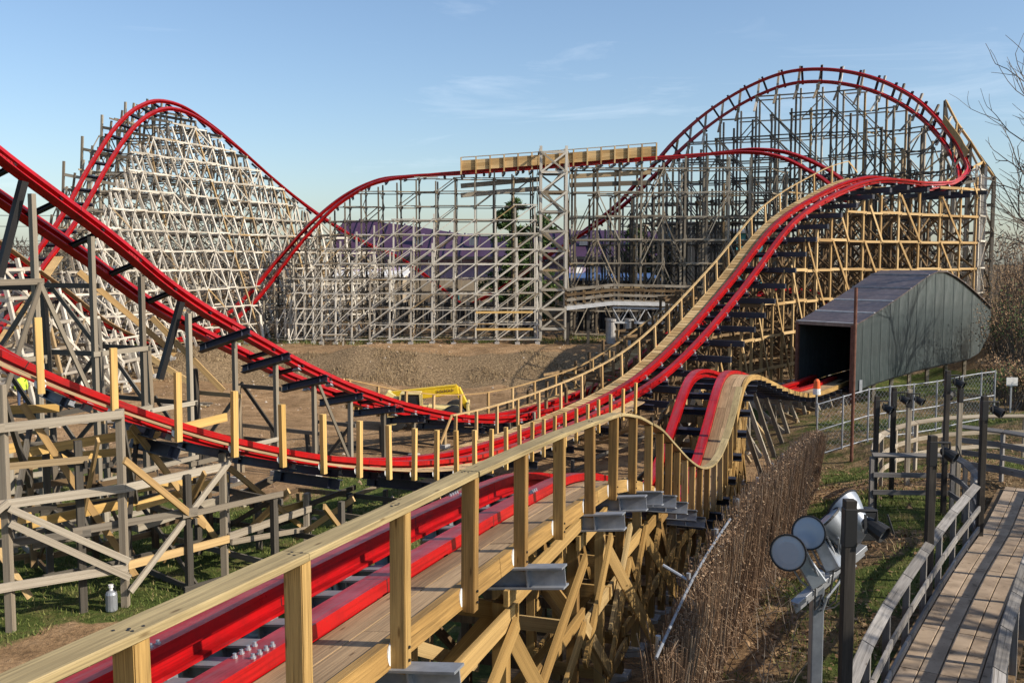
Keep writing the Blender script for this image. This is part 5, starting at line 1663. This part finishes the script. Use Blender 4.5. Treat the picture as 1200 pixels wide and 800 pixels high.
tarp_fence(430, 628, 352, 350, 87, "added low black sheet standing in for shade behind the slanted braces of the white trestle", 12)  # dark sheet added in place of the shade low behind the trestle
tarp_fence(240, 420, 362, 360, 93, "low dark screen behind the foot of the white lattice hill", 11)

def footbridge():
    D = 70.5
    y0 = P(664, 358, D); y1 = P(718, 352, D); y2 = P(815, 354, D)
    th = Thing("footbridge", (y1.x, D, 2.0), "footbridge with white truss girder, plank railing and round concrete columns", "footbridge")
    def run(a, b, n):
        for k in range(n):
            p, q = a.lerp(b, k/n), a.lerp(b, (k+1)/n)
            for dy in (0, 1.6):
                th.timber("post", p + Vector((0, dy, -.1)), p + Vector((0, dy, 1.1)), 0.1, 0.1, "brown_timber", up=Vector((0, 1, 0)))
                for z, m in ((1.08, "weathered_board"), (0.72, "brown_timber"), (0.36, "weathered_board")):
                    th.timber("rail", p + Vector((0, dy-.08, z)), q + Vector((0, dy-.08, z)), 0.05, 0.14, m, up=Vector((0, 0, 1)))
            th.timber("deck_plank", (p+q)/2 + Vector((0, -.1, -.05)), (p+q)/2 + Vector((0, 1.75, -.05)), (q-p).length*0.97, 0.08, "weathered_board", up=Vector((0, 0, 1)))
            th.timber("fascia", p + Vector((0, -.16, -.18)), q + Vector((0, -.16, -.18)), 0.05, 0.28, "white_paint", up=Vector((0, 0, 1)))
    run(y0, y1, 5); run(y1, y2, 8)
    for dy in (0.0, 1.6):
        a, b = y1 + Vector((0, dy, -.5)), y2 + Vector((0, dy, -.5))
        lo = Vector((0, 0, -1.05))
        th.timber("chord", a, b, 0.1, 0.12, "white_paint", up=Vector((0, 0, 1)))
        th.timber("chord", a + lo, b + lo, 0.1, 0.12, "white_paint", up=Vector((0, 0, 1)))
        n = 10
        for k in range(n):
            p, q = a.lerp(b, k/n), a.lerp(b, (k+1)/n)
            th.timber("web_bar", p + (lo if k % 2 else Vector()), q + (Vector() if k % 2 else lo), 0.06, 0.08, "white_paint", up=Vector((0, 1, 0)))
    for px in (717, 738, 768, 800):
        for dy in (0.2, 1.4):
            p = P(px, 375, D)
            mb = MB(); mb.lathe((p.x, D + dy, 1.9), (0, 0, 1), [(0, .30), (1.75, .30), (1.8, .36), (1.95, .36)], 14); mb.build("column", "concrete", th.root)
    for px in (666, 690):
        p = P(px, 360, D)
        th.timber("leg", (p.x, D + .5, 1.9), (p.x, D + .5, p.z - .2), 0.2, 0.2, "dark_timber", up=Vector((0, 1, 0)))
footbridge()

# ---- yellow telescopic handler in the dirt below the bank
def lift_truck():
    c = P(500, 488, 46.5)
    g = gz(c.x, c.y)
    root = empty("lift_truck", (c.x, c.y, g), "yellow telescopic lift truck parked in the dirt, boom lowered", "lift truck")
    O = Vector((c.x, c.y, g))
    V = lambda x, y, z: O + Vector((x, y, z))
    mb = MB(); mb.beam(V(-1.9, 0, .85), V(1.5, 0, .80), 1.3, 0.55, None, 1.1, .45); mb.build("chassis", "cream_paint", root, bevel=0.05)
    mb = MB(); mb.beam(V(-2.1, 0, 1.0), V(-1.2, 0, 1.05), 1.9, 0.9, None, 1.7, 1.0); mb.build("counterweight", "cream_paint", root, bevel=0.08)
    bo = MB(); bo.beam(V(-1.75, .15, 1.42), V(1.5, .15, 1.80), 0.45, 0.46, None, .38, .38); b_ = bo.build("boom", "yellow_paint", root, bevel=0.03)
    mb = MB(); mb.beam(V(-1.9, .15, 1.66), V(1.4, .15, 2.02), 0.42, 0.05); mb.build("boom_cover", "yellow_paint", b_)
    mb = MB(); mb.beam(V(-1.95, .15, 1.05), V(-1.6, .15, 1.68), 0.7, 0.7, None, .5, .5); mb.build("boom_pivot", "cream_paint", root, bevel=0.05)
    mb = MB(); mb.beam(V(1.42, .15, 1.86), V(1.92, .15, 0.95), 0.32, 0.34, None, .26, .22); mb.build("boom_head", "yellow_paint", root, bevel=0.03)
    mb = MB(); mb.beam(V(1.95, -.5, 0.85), V(1.95, .8, 0.85), 0.12, 0.8); mb.build("carriage", "cream_paint", root, bevel=0.02)
    for y in (-.3, .6):
        mb = MB(); mb.beam(V(2.0, y, .5), V(3.0, y, .46), 0.14, 0.06); mb.build("fork", "black_steel", root)
    cb = MB(); cb.beam(V(-.75, -.65, .85), V(-.65, -.65, 1.72), 1.15, 0.85, Vector((0, 1, 0)), .85, .75); k = cb.build("cab", "dark_glass", root, bevel=0.04)
    mb = MB(); mb.box(V(-.66, -.65, 1.75), 0.95, .85, .08); mb.build("cab_roof", "cream_paint", k, bevel=0.02)
    for (x, y) in ((-1.2, -.22), (-.16, -.22), (-1.2, -1.05), (-.16, -1.05)):
        mb = MB(); mb.beam(V(x, y, .85), V(x*0.86 - .08, y, 1.72), .07, .07); mb.build("cab_pillar", "cream_paint", k)
    mb = MB(); mb.beam(V(.1, -.75, .95), V(1.1, -.75, .9), .6, .55, None, .5, .4); mb.build("engine_cover", "cream_paint", root, bevel=0.05)
    mb = MB(); mb.tube([V(-.6, .15, 1.0), V(.5, .15, 1.85)], .07, 8); mb.build("lift_cylinder", "galvanised", root)
    for x in (-1.45, 1.35):
        for y in (-.95, 1.0):
            w = MB(); w.lathe(V(x, y - .2, .6), (0, 1, 0), [(0, .40), (.03, .58), (.2, .62), (.37, .58), (.40, .40)], 20); t = w.build("tyre", "tyre", root)
            h = MB(); h.lathe(V(x, y - .215, .6), (0, 1, 0), [(0, .16), (.02, .33), (.42, .33), (.43, .16)], 16); h.build("rim", "cream_paint", t)
    mb = MB()
    for k2 in range(5):
        x = 0.55 + k2*0.17
        mb.box(V(x, -.075, 1.71 + .117*(x-.55)), 0.11, 0.012, 0.05); mb.box(V(x - .04, -.075, 1.75 + .117*(x-.55)), 0.03, 0.012, 0.12)
    mb.build("boom_lettering", "rust", b_, kind="stuff")
lift_truck()

# ---- benches, trestle tables and timber lying about the yard
def work_table(px, py, D, w, label, ang=0.0, mat="white_timber"):
    c = P(px, py, D)
    g = gz(c.x, c.y)
    th = Thing("work_table", (c.x, c.y, g), label, "table")
    ca, sa = math.cos(ang), math.sin(ang)
    V = lambda x, y, z: Vector((c.x + x*ca - y*sa, c.y + x*sa + y*ca, g + z))
    for k in range(4):
        th.timber("top_board", V(-w/2, -.33 + .22*k, .78), V(w/2, -.33 + .22*k, .78), 0.21, 0.05, mat, up=Vector((0, 0, 1)))
    for x in (-w*.36, w*.36):
        th.timber("leg", V(x, -.5, 0), V(x, -.1, .75), 0.08, 0.1, "grey_timber", up=Vector((1, 0, 0)))
        th.timber("leg", V(x, .5, 0), V(x, .1, .75), 0.08, 0.1, "grey_timber", up=Vector((1, 0, 0)))
        th.timber("cross_bar", V(x, -.38, .4), V(x, .38, .4), 0.05, 0.1, "grey_timber", up=Vector((0, 0, 1)))
work_table(391, 402, 70, 1.9, "pale work table at the edge of the dirt before the white trestle", 0.1)
work_table(157, 431, 56, 1.9, "pale work table behind the grey posts at the foot of the dip", 0.4)

def lumber(px, py, D, label, mat, n, ln, ang):
    c = P(px, py, D); g = gz(c.x, c.y)
    th = Thing("lumber_pile", (c.x, c.y, g), label, "lumber")
    for k in range(n):
        a = ang + random.uniform(-.12, .12)
        d = Vector((math.cos(a), math.sin(a), 0))*ln/2*random.uniform(.7, 1.05)
        o = Vector((random.uniform(-.25, .25), (k % 4)*0.24 - .4, g + .1 + .07*(k//4)))
        th.timber("board", Vector((c.x, c.y, 0)) + o - d, Vector((c.x, c.y, 0)) + o + d, 0.2, 0.06, mat, up=Vector((0, 0, 1)))
lumber(120, 450, 44, "loose pale boards stacked in the dirt left of the swooping track", "white_timber", 9, 2.6, 0.15)
lumber(215, 440, 50, "grey boards stacked in the dirt beside the work table", "grey_timber", 8, 2.6, -0.1)
lumber(60, 428, 52, "fresh pine boards piled under the dipping track", "fresh_pine", 8, 3.0, 0.3)
lumber(655, 560, 33, "offcuts of bleached board lying under the low track", "white_timber", 8, 2.2, 0.5)
lumber(770, 545, 33, "broken boards lying under the climbing track", "fresh_pine", 9, 2.4, 0.2)

def canister():
    x, y = -6.75, 16.75
    x, y = P(131, 715, 17.0).x, 17.0
    g = gz(x, y)
    root = empty("gas_canister", (x, y, g), "small grey metal canister standing in the grass by a frame post", "canister")
    mb = MB(); mb.lathe((x, y, g), (0, 0, 1), [(0, .085), (.02, .10), (.30, .10), (.34, .085), (.37, .04)], 14); mb.build("body", "galvanised", root)
    mb = MB(); mb.lathe((x, y, g + .37), (0, 0, 1), [(0, .03), (.05, .03), (.05, .045), (.10, .045)], 10); mb.build("valve", "white_plastic", root)
    mb = MB(); mb.tube([(x - .07, y, g + .34), (x - .07, y, g + .46), (x + .07, y, g + .46), (x + .07, y, g + .34)], 0.012, 6); mb.build("handle", "black_steel", root)
canister()

# ---- small notice on the fence at the right
def notice():
    c = P(1186, 447, 40.5)
    th = Thing("notice_board", (c.x, c.y, gz(c.x, c.y)), "small pale notice on a post beyond the chain-link fence", "sign")
    th.timber("post", (c.x, c.y + .06, gz(c.x, c.y)), (c.x, c.y + .06, c.z + .2), 0.06, 0.06, "galvanised", up=Vector((0, 1, 0)))
    th.timber("panel", (c.x, c.y, c.z - .17), (c.x, c.y, c.z + .17), 0.46, 0.02, "white_paint", up=Vector((0, 1, 0)))
notice()

# ---- workers far off in the yard
plain("vest_yellow", (0.55, 0.70, 0.05), 0.7, 0, 0.15, 4)
plain("denim", (0.05, 0.07, 0.13), 0.9, 0, 0.3, 6)
plain("skin", (0.50, 0.31, 0.22), 0.6, 0, 0.1, 6)
plain("shirt_grey", (0.30, 0.31, 0.33), 0.9, 0, 0.2, 5)
def worker(px, D, face, label, vest, reach):
    x = (px-600)/FPX*D; g = gz(x, D)
    o = Vector((x, D, g))
    ca, sa = math.cos(face), math.sin(face)
    V = lambda a, b, z: (a*ca - b*sa, a*sa + b*ca, z)
    J = [(V(0, 0, .95), .17), (V(0, 0, 1.15), .15), (V(0, .02, 1.38), .17), (V(0, .03, 1.52), .06), (V(0, .05, 1.60), .075), (V(0, .07, 1.74), .09),
         (V(.10, 0, .90), .11), (V(.12, .04, .50), .075), (V(.12, -.02, .08), .055), (V(.12, .12, .04), .05),
         (V(-.10, 0, .90), .11), (V(-.13, -.02, .50), .075), (V(-.14, -.08, .08), .055), (V(-.14, .06, .04), .05),
         (V(.20, .02, 1.40), .075), (V(.27, .03, 1.12), .05), (V(.25, .22*reach + .02, .95 + .12*reach), .04), (V(.24, .30*reach + .02, .90 + .15*reach), .045),
         (V(-.20, .02, 1.40), .075), (V(-.27, .03, 1.12), .05), (V(-.25, .18, .92), .04), (V(-.24, .24, .86), .045)]
    E = [(0, 1), (1, 2), (2, 3), (3, 4), (4, 5), (0, 6), (6, 7), (7, 8), (8, 9), (0, 10), (10, 11), (11, 12), (12, 13), (2, 14), (14, 15), (15, 16), (16, 17), (2, 18), (18, 19), (19, 20), (20, 21)]
    me = bpy.data.meshes.new("person"); me.from_pydata([j[0] for j in J], E, [])
    ob = bpy.data.objects.new("person", me); COL.objects.link(ob); ob.location = o
    BASES[ob.name] = o
    sk = ob.modifiers.new("skin", 'SKIN'); sb = ob.modifiers.new("sub", 'SUBSURF'); sb.levels = 1; sb.render_levels = 1
    for k, v in enumerate(me.skin_vertices[0].data):
        v.radius = (J[k][1], J[k][1]); v.use_root = (k == 0)
    # clothing by height on the figure: trousers, top, skin
    m, n, l, b = new_mat("worker_cloth_%d" % px)
    tc = n.new("ShaderNodeTexCoord"); sp = n.new("ShaderNodeSeparateXYZ"); l.new(tc.outputs["Object"], sp.inputs[0])
    r = n.new("ShaderNodeValToRGB"); r.color_ramp.interpolation = 'CONSTANT'
    e = r.color_ramp.elements
    cols = [(0.0, (.03, .022, .015, 1)), (.055, (.05, .07, .13, 1)), (.47, (*vest, 1)), (.765, (.50, .31, .22, 1))]
    while len(e) < len(cols): e.new(.5)
    for q, (p, c) in enumerate(cols): e[q].position = p; e[q].color = c
    dv = n.new("ShaderNodeMath"); dv.operation = 'DIVIDE'; dv.inputs[1].default_value = 2.0
    l.new(sp.outputs["Z"], dv.inputs[0]); l.new(dv.outputs[0], r.inputs["Fac"]); l.new(r.outputs["Color"], b.inputs["Base Color"]); b.inputs["Roughness"].default_value = .9
    me.materials.append(m)
    hx, hy, hz = V(0, .07, 1.77)
    mb = MB(); mb.lathe(o + Vector((hx, hy, hz)), (0, 0, 1), [(0, .14), (.012, .14), (.014, .115), (.07, .10), (.11, .05)], 14)
    h = mb.build("hard_hat", "white_plastic", ob)
    tag(ob, label, "person")
worker(160, 63, 2.6, "person in a yellow vest and white hard hat near the pale work table", (.55, .70, .05), 1)
worker(21, 47, 0.6, "person in a yellow vest and white hard hat under the dipping track", (.50, .66, .06), 0.2)
# ================================================================== trees, scrub, grass
def leafmat(name, stops, trans=0.25):
    m, n, l, b = new_mat(name)
    rv = rnd_value(n, l)
    c = ramp(n, l, rv, stops)
    l.new(c, b.inputs["Base Color"]); b.inputs["Roughness"].default_value = 0.8; b.inputs["Specular IOR Level"].default_value = 0.2
    return m
leafmat("needle", [(0, (.024, .050, .014)), (.6, (.06, .105, .028)), (1, (.11, .16, .045))])
leafmat("grass_blade", [(0, (.055, .08, .017)), (.55, (.105, .145, .032)), (.85, (.19, .19, .06)), (1, (.34, .27, .13))])
leafmat("dry_blade", [(0, (.13, .085, .045)), (.5, (.26, .185, .10)), (1, (.42, .32, .19))])
leafmat("dead_leaf", [(0, (.07, .04, .022)), (.5, (.18, .105, .05)), (1, (.34, .23, .13))])
leafmat("bark", [(0, (.07, .058, .048)), (1, (.13, .11, .095))])
leafmat("twig", [(0, (.10, .078, .06)), (1, (.17, .14, .11))])

def evergreen(px, ytop, D, rad, label, n=3800, base=None, seed=1):
    t = P(px, ytop, D)
    evergreen_at(t.x, D, t.z - base, rad, label, n, seed)
def evergreen_at(x, D, H, rad, label, n, seed):
    rng = random.Random(seed)
    g = gz(x, D)
    t = Vector((x, D, g + H))
    root = empty("evergreen_tree", (t.x, D, g), label, "tree", "evergreens behind the trestles")
    mb = MB(); mb.tube([(t.x, D, g - .1), (t.x + .1, D, g + H*.5), (t.x, D, t.z - .4)], 0.22, 8, 0.03); mb.build("trunk", "bark", root)
    cr = MB(); br = MB()
    boughs = []
    for k in range(70):
        u = 0.10 + 0.88*(k/70)
        z = g + H*u
        r = rad*(1-u)**0.3*rng.uniform(.4, 1.1) + .2
        a = rng.uniform(0, 2*math.pi)
        q = Vector((t.x + math.cos(a)*r, D + math.sin(a)*r, z - r*.15 + rng.uniform(-.2, .3)))
        boughs.append((Vector((t.x, D, z)), q))
        br.beam(Vector((t.x, D, z)), q, .05, .05, None, .015, .015)
    for k in range(n):
        p, q = rng.choice(boughs)
        u = rng.uniform(.2, 1.05)
        c = p.lerp(q, u) + Vector((rng.gauss(0, .16), rng.gauss(0, .16), rng.gauss(-.04, .13)))
        d = Vector((rng.uniform(-1, 1), rng.uniform(-1, 1), rng.uniform(-.4, .7))).normalized()
        e = d.cross(Vector((rng.uniform(-1, 1), rng.uniform(-1, 1), rng.uniform(-1, 1)))).normalized()
        L = rng.uniform(.2, .5); w = L*.32
        cr.face([c - e*w, c + d*L*.5 - e*w*.3, c + d*L, c + e*w])
    br.build("boughs", "bark", root, kind="stuff")
    cr.build("crown", "needle", root)
evergreen(600, 232, 99, 3.4, "dark evergreen left of the lattice tower, rising above the purple roof", 9500, 2.0, 2)
evergreen(632, 250, 103, 2.8, "slimmer evergreen half hidden by the lattice tower", 4200, 2.0, 3)
evergreen(745, 262, 101, 2.6, "yellowish evergreen in front of the purple roof right of the tower", 4500, 2.0, 4)
evergreen(775, 282, 100, 2.6, "low broad evergreen between the black building and the tower", 4500, 2.0, 6)

def bare_tree(x, y, H, label, seed, spread=0.55, r0=0.2, depth=7, lean=(0, 0), name="bare_tree", group=None, first=0.28, dens=3):
    rng = random.Random(seed)
    g = gz(x, y)
    root = empty(name, (x, y, g), label, "tree", group)
    trunk, limbs = MB(), MB()
    def grow(p, d, L, r, k):
        n = 3
        pts = [p]
        for i in range(n):
            d = (d + Vector((rng.gauss(0, .13), rng.gauss(0, .13), rng.gauss(0.03, .08)))).normalized()
            pts.append(pts[-1] + d*L/n)
        (trunk if k == depth else limbs).tube(pts, r, 6 if k > depth-3 else 3, r*.66, cap=False)
        if k <= 0: return
        m = dens if k > 1 else dens - 1
        for i in range(m):
            a = rng.uniform(0, 2*math.pi)
            X, Y = axes(d)
            sp = rng.uniform(.6, 1.2)*spread
            nd = (d*math.cos(sp) + (X*math.cos(a) + Y*math.sin(a))*math.sin(sp) + Vector((0, 0, .10))).normalized()
            b = pts[-1] if i == 0 else pts[rng.randint(1, n)]
            grow(b, nd, L*rng.uniform(.62, .86), r*(.62 if i else .68), k-1)
    grow(Vector((x, y, g - .2)), Vector((lean[0], lean[1], 1)).normalized(), H*first, r0, depth)
    trunk.build("trunk", "bark", root, smooth_shade=True)
    limbs.build("branches", "twig", root, smooth_shade=True)
# the tree at the right edge, its crown reaching into the picture
bare_tree(22.0, 36.0, 14.5, "leafless tree at the edge of the slope, twigs against the sky beside the dark trestle", 7, 0.55, 0.17, 6, (-.12, 0))
bare_tree(28.5, 44.0, 13.0, "leafless tree behind the first one, above the brown brush slope", 9, 0.6, 0.2, 6, (-.08, .0))
# trees beside the path, past the frame, that dapple the bank
bare_tree(19.5, 8.5, 13.0, "leafless tree on the bank to the right of the slab path", 15, 0.6, 0.30, 6, (0, 0))
bare_tree(24.0, 14.5, 14.0, "tall leafless tree further along the bank right of the path", 16, 0.6, 0.32, 6, (0, 0))
bare_tree(15.5, 1.5, 12.0, "leafless tree near the start of the slab path", 18, 0.6, 0.30, 6, (0, 0))

# evergreen past the frame, added to shade the near end of path and bank
evergreen_at(14.0, 5.0, 10.0, 3.2, "unseen dark evergreen added for its shade, right of the slab path near its start", 9000, 31)
def brush(x, y, H, W_, label, seed, leaf="dead_leaf", n=500):
    rng = random.Random(seed)
    g = gz(x, y)
    root = empty("bush", (x, y, g), label, "bush", "brown bushes on the slope")
    st, lf = MB(), MB()
    for k in range(60):
        a = rng.uniform(0, 2*math.pi); r = rng.uniform(.1, 1)*W_
        p = Vector((x + rng.gauss(0, W_*.2), y + rng.gauss(0, W_*.2), g - .05))
        q = Vector((x + math.cos(a)*r, y + math.sin(a)*r, g + H*rng.uniform(.5, 1.0)))
        m = p.lerp(q, .5) + Vector((rng.gauss(0, .1), rng.gauss(0, .1), H*.12))
        st.tube([p, m, q], .022, 3, .005, cap=False)
        for i in range(n//60):
            c = m.lerp(q, rng.uniform(0, 1)) + Vector((rng.gauss(0, .18), rng.gauss(0, .18), rng.gauss(0, .15)))
            d = Vector((rng.uniform(-1, 1), rng.uniform(-1, 1), rng.uniform(-1, 1))).normalized(); e = d.orthogonal().normalized()
            L = rng.uniform(.06, .14)
            lf.face([c, c + d*L*.5 + e*L*.35, c + d*L, c + d*L*.5 - e*L*.35])
    st.build("stems", "twig", root, kind="stuff")
    lf.build("leaves", leaf, root)
rb = random.Random(77)
for k, (px, D, H, W_, leaf) in enumerate([(1172, 52, 3.6, 1.5, "dead_leaf"), (1190, 50, 4.4, 1.9, "dead_leaf"), (1208, 48, 4.8, 2.2, "needle"), (1180, 58, 5.6, 2.2, "dead_leaf"), (1200, 60, 6.6, 2.6, "dead_leaf"), (1176, 45, 2.0, 1.3, "dead_leaf"), (1190, 42.5, 1.8, 1.2, "needle"), (1204, 41, 2.2, 1.3, "dead_leaf"), (1160, 60, 3.0, 1.8, "dead_leaf"), (1192, 66, 8.0, 3.0, "dead_leaf")]):
    x = (px-600)/FPX*D
    lab = ["brown leafy bush close to the shed's rounded end", "taller brown bush beside the shed, below the bare branches", "dark green bush at the edge of the slope", "tall tangled brown bush behind the shed's end", "tall brown thicket bush under the leafless tree", "low brown bush beyond the chain-link fence", "low green bush by the small pale notice", "low brown bush right of the small pale notice", "brown bush behind the shed at the foot of the dark trestle", "tallest brown bush, behind the dark outer posts"][k]
    brush(x, D, H, W_, lab, 100 + k, leaf, 1100)

def woods():
    """the far wood reads as one mass"""
    rng = random.Random(55)
    mb = MB()
    for k in range(15000):
        x = rng.uniform(-170, 190); y = 165 + 22*rng.random() + 6*math.sin(x*.05)
        top = 10.2 + 2.6*noise.noise(Vector((x*.05, 2, 0))) + 1.6*noise.noise(Vector((x*.21, 5, 0)))
        if x > 60: top += 3.5*smooth(60, 110, x)
        z = 2 + (top-2)*rng.random()**.6
        L = rng.uniform(.5, 1.6)
        d = Vector((rng.gauss(0, .5), rng.gauss(0, .3), rng.uniform(.1, 1))).normalized()
        e = Vector((d.z, 0, -d.x)).normalized()
        c = Vector((x, y, z))
        mb.face([c - e*.12, c + e*.12, c + d*L + e*.03, c + d*L - e*.03])
    for k in range(420):
        x = rng.uniform(-170, 190); y = 166 + 20*rng.random()
        mb.beam((x, y, 1.9), (x + rng.gauss(0, .3), y, 8.5 + rng.uniform(-1, 1)), .28, .28, None, .08, .08)
    o = mb.build("distant_woods", "twig", None, kind="stuff")
    tag(o, "far leafless wood along the horizon", "woods")
woods()

# trees one can tell apart behind the white hill
for k, (px, D, H, lab) in enumerate([(182, 112, 9.0, "leafless tree behind the white lattice hill, left of its middle"), (235, 118, 10.0, "leafless tree behind the white lattice hill, under its right slope"), (285, 110, 8.5, "leafless tree behind the white hill near the rising red track"), (330, 120, 9.0, "leafless tree between the white hill and the purple roof")]):
    bare_tree((px-600)/FPX*D, D, H, lab, 200 + k, 0.6, 0.2, 5, (0, 0), group=None)

def blades(name, mat, region, n, h, w, seed, keep, label, cat):
    rng = random.Random(seed); mb = MB()
    c = 0; tries = 0
    while c < n and tries < n*6:
        tries += 1
        x, y = region(rng)
        if not keep(x, y): continue
        z = gz(x, y) + (noise.noise(Vector((x*0.5, y*0.5, 0)))*0.6 + noise.noise(Vector((x*1.3, y*1.3, 4)))*0.45)*(0.10 if y < 56 else 0.30)
        a = rng.uniform(0, math.pi); hh = h*rng.uniform(.5, 1.4); ww = w*rng.uniform(.6, 1.3)
        d = Vector((math.cos(a), math.sin(a), 0))*ww
        tip = Vector((rng.gauss(0, .45)*hh, rng.gauss(0, .45)*hh, hh))
        p = Vector((x, y, z - .02))
        mb.face([p - d, p + d, p + tip])
        c += 1
    o = mb.build(name, mat, None, kind="stuff")
    tag(o, label, cat)
nn = lambda x, y, s, k: noise.noise(Vector((x*s, y*s, k)))
# green grass left of the near track, and on the right-hand bank
blades("grass", "grass_blade", lambda r: (r.uniform(-15, 1.0), r.uniform(12.5, 34)), 46000, .085, .012, 1,
       lambda x, y: x < -6.0 + (y-12.5)*0.55 and nn(x, y, .5, 3) > -.22 and y + nn(x, y, .16, 7)*14 < 31 and abs(x + 6.8 + (16-y)*.48) > (.9 if y < 16.5 else 0), "short green grass under the weathered frame", "grass")
blades("grass", "grass_blade", lambda r: (r.uniform(2.5, 24), r.uniform(9, 42)), 46000, .10, .013, 2,
       lambda x, y: x > 1.2 + (y-9)*.36 and nn(x, y, .22, 12) + (y-22)/60 < .06 + .25*nn(x, y, 1.2, 5), "green grass patches on the bank beside the path", "grass")
blades("dry_grass", "dry_blade", lambda r: (r.uniform(2.5, 30), r.uniform(9, 46)), 22000, .10, .012, 3,
       lambda x, y: x > 1.6 + (y-9)*.36 and nn(x, y, .22, 12) + (y-22)/60 > -.02 + .3*nn(x, y, 1.4, 5), "dry tan grass on the bank beside the path", "grass")
blades("scrub", "dry_blade", lambda r: (r.uniform(-32, 22), r.uniform(59.5, 67)), 9000, .26, .02, 4, lambda x, y: nn(x, y, .35, 9) > .08 and y < 65.5, "dry weeds on the dirt bank below the far trestles", "weeds")
blades("scrub", "grass_blade", lambda r: (r.uniform(-26, 20), r.uniform(71, 77)), 9000, .28, .02, 5, lambda x, y: nn(x, y, .5, 2) > .0, "weeds round the feet of the white trestles", "weeds")

def litter():
    rng = random.Random(8); mb = MB()
    c = 0
    while c < 16000:
        x, y = rng.uniform(1.5, 22), rng.uniform(9, 34)
        if x < 1.6 + (y-9)*.34 or nn(x, y, .22, 12) + (y-22)/60 < -.12 + rng.gauss(0, .1): continue
        z = gz(x, y) + (nn(x, y, .5, 0)*.6 + nn(x, y, 1.3, 4)*.45)*.10 + rng.uniform(0, .03)
        d = Vector((rng.uniform(-1, 1), rng.uniform(-1, 1), rng.uniform(-.4, .4))).normalized(); e = d.cross(Vector((rng.uniform(-.3, .3), rng.uniform(-.3, .3), 1))).normalized()
        L = rng.uniform(.05, .12); p = Vector((x, y, z + .01))
        mb.face([p, p + d*L*.5 + e*L*.4, p + d*L, p + d*L*.5 - e*L*.4]); c += 1
    o = mb.build("leaf_litter", "dead_leaf", None, kind="stuff")
    tag(o, "fallen brown leaves scattered over the bank beside the path", "leaves")
litter()

def clods():
    """stones and clods on the bare dirt"""
    rng = random.Random(12); mb = MB()
    for k in range(2600):
        x, y = rng.uniform(-26, 16), rng.uniform(24, 74)
        if nn(x, y, .3, 1) < -.05: continue
        z = gz(x, y) + (nn(x, y, .5, 0)*.6 + nn(x, y, 1.3, 4)*.45)*(0.10 if y < 56 else 0.30)
        r = rng.uniform(.03, .13)
        a = [Vector((x + rng.uniform(-r, r), y + rng.uniform(-r, r), z - .02)) for _ in range(3)]
        t = Vector((x, y, z + r*rng.uniform(.5, 1)))
        q = [Vector((x + math.cos(w)*r, y + math.sin(w)*r, z - .03)) for w in (0.3, 1.6, 2.8, 4.0, 5.3)]
        k0 = len(mb.v); mb.v += [tuple(p) for p in q] + [tuple(t)]
        for i in range(5): mb.f.append((k0 + i, k0 + (i+1) % 5, k0 + 5))
    o = mb.build("clods", "dry_clod", None, kind="stuff")
    tag(o, "clods and stones strewn over the bare dirt", "stones")
leafmat("dry_clod", [(0, (.16, .105, .065)), (.7, (.30, .21, .13)), (1, (.48, .42, .35))])
clods()

def under_twigs():
    rng = random.Random(21); mb = MB()
    for k in range(420):
        y = rng.uniform(8, 20); x = -0.4 + (y-8)*.34 + rng.uniform(0.3, 2.4)
        g = gz(x, y)
        p = Vector((x, y, g)); d = Vector((rng.gauss(0, .5), rng.gauss(0, .5), rng.uniform(.1, .8)))
        mb.tube([p, p + d*.35 + Vector((0, 0, .08)), p + d*rng.uniform(.6, 1.1)], .010, 3, .003, cap=False)
    o = mb.build("brush_twigs", "twig", None, kind="stuff")
    tag(o, "tangle of bare twigs on the soil between the nearest track and the brushwood fence", "twigs")
under_twigs()

# ---- power line beyond the left hill
def power_line():
    A, B_ = Vector((-118, 150, 2)), Vector((-40, 165, 2))
    for k, p in enumerate((A, B_)):
        root = empty("utility_pole", p, ["wooden utility pole far left beyond the sheds", "wooden utility pole hidden behind the white hill"][k], "utility pole")
        mb = MB(); mb.tube([p, p + Vector((0, 0, 15))], .18, 8, .12); mb.build("pole", "bark", root)
        for z in (14.3, 12.6):
            mb = MB(); mb.beam(p + Vector((-1.2, 0, z)), p + Vector((1.2, 0, z)), .12, .12); mb.build("crossarm", "bark", root)
    for k, (z, dx) in enumerate(((14.5, -1), (14.5, 1), (12.8, -1), (12.8, 1), (10.5, 0), (9.6, 0))):
        a, b = A + Vector((dx, 0, z)), B_ + Vector((dx, 0, z))
        mb = MB()
        pts = [a.lerp(b, i/16) - Vector((0, 0, 1.5*4*(i/16)*(1-i/16))) for i in range(17)]
        mb.tube(pts, .035, 4)
        o = mb.build("power_cable", "black_steel")
        tag(o, "thin dark power cable crossing the sky left of the white hill", "cable", "power cables")
power_line()
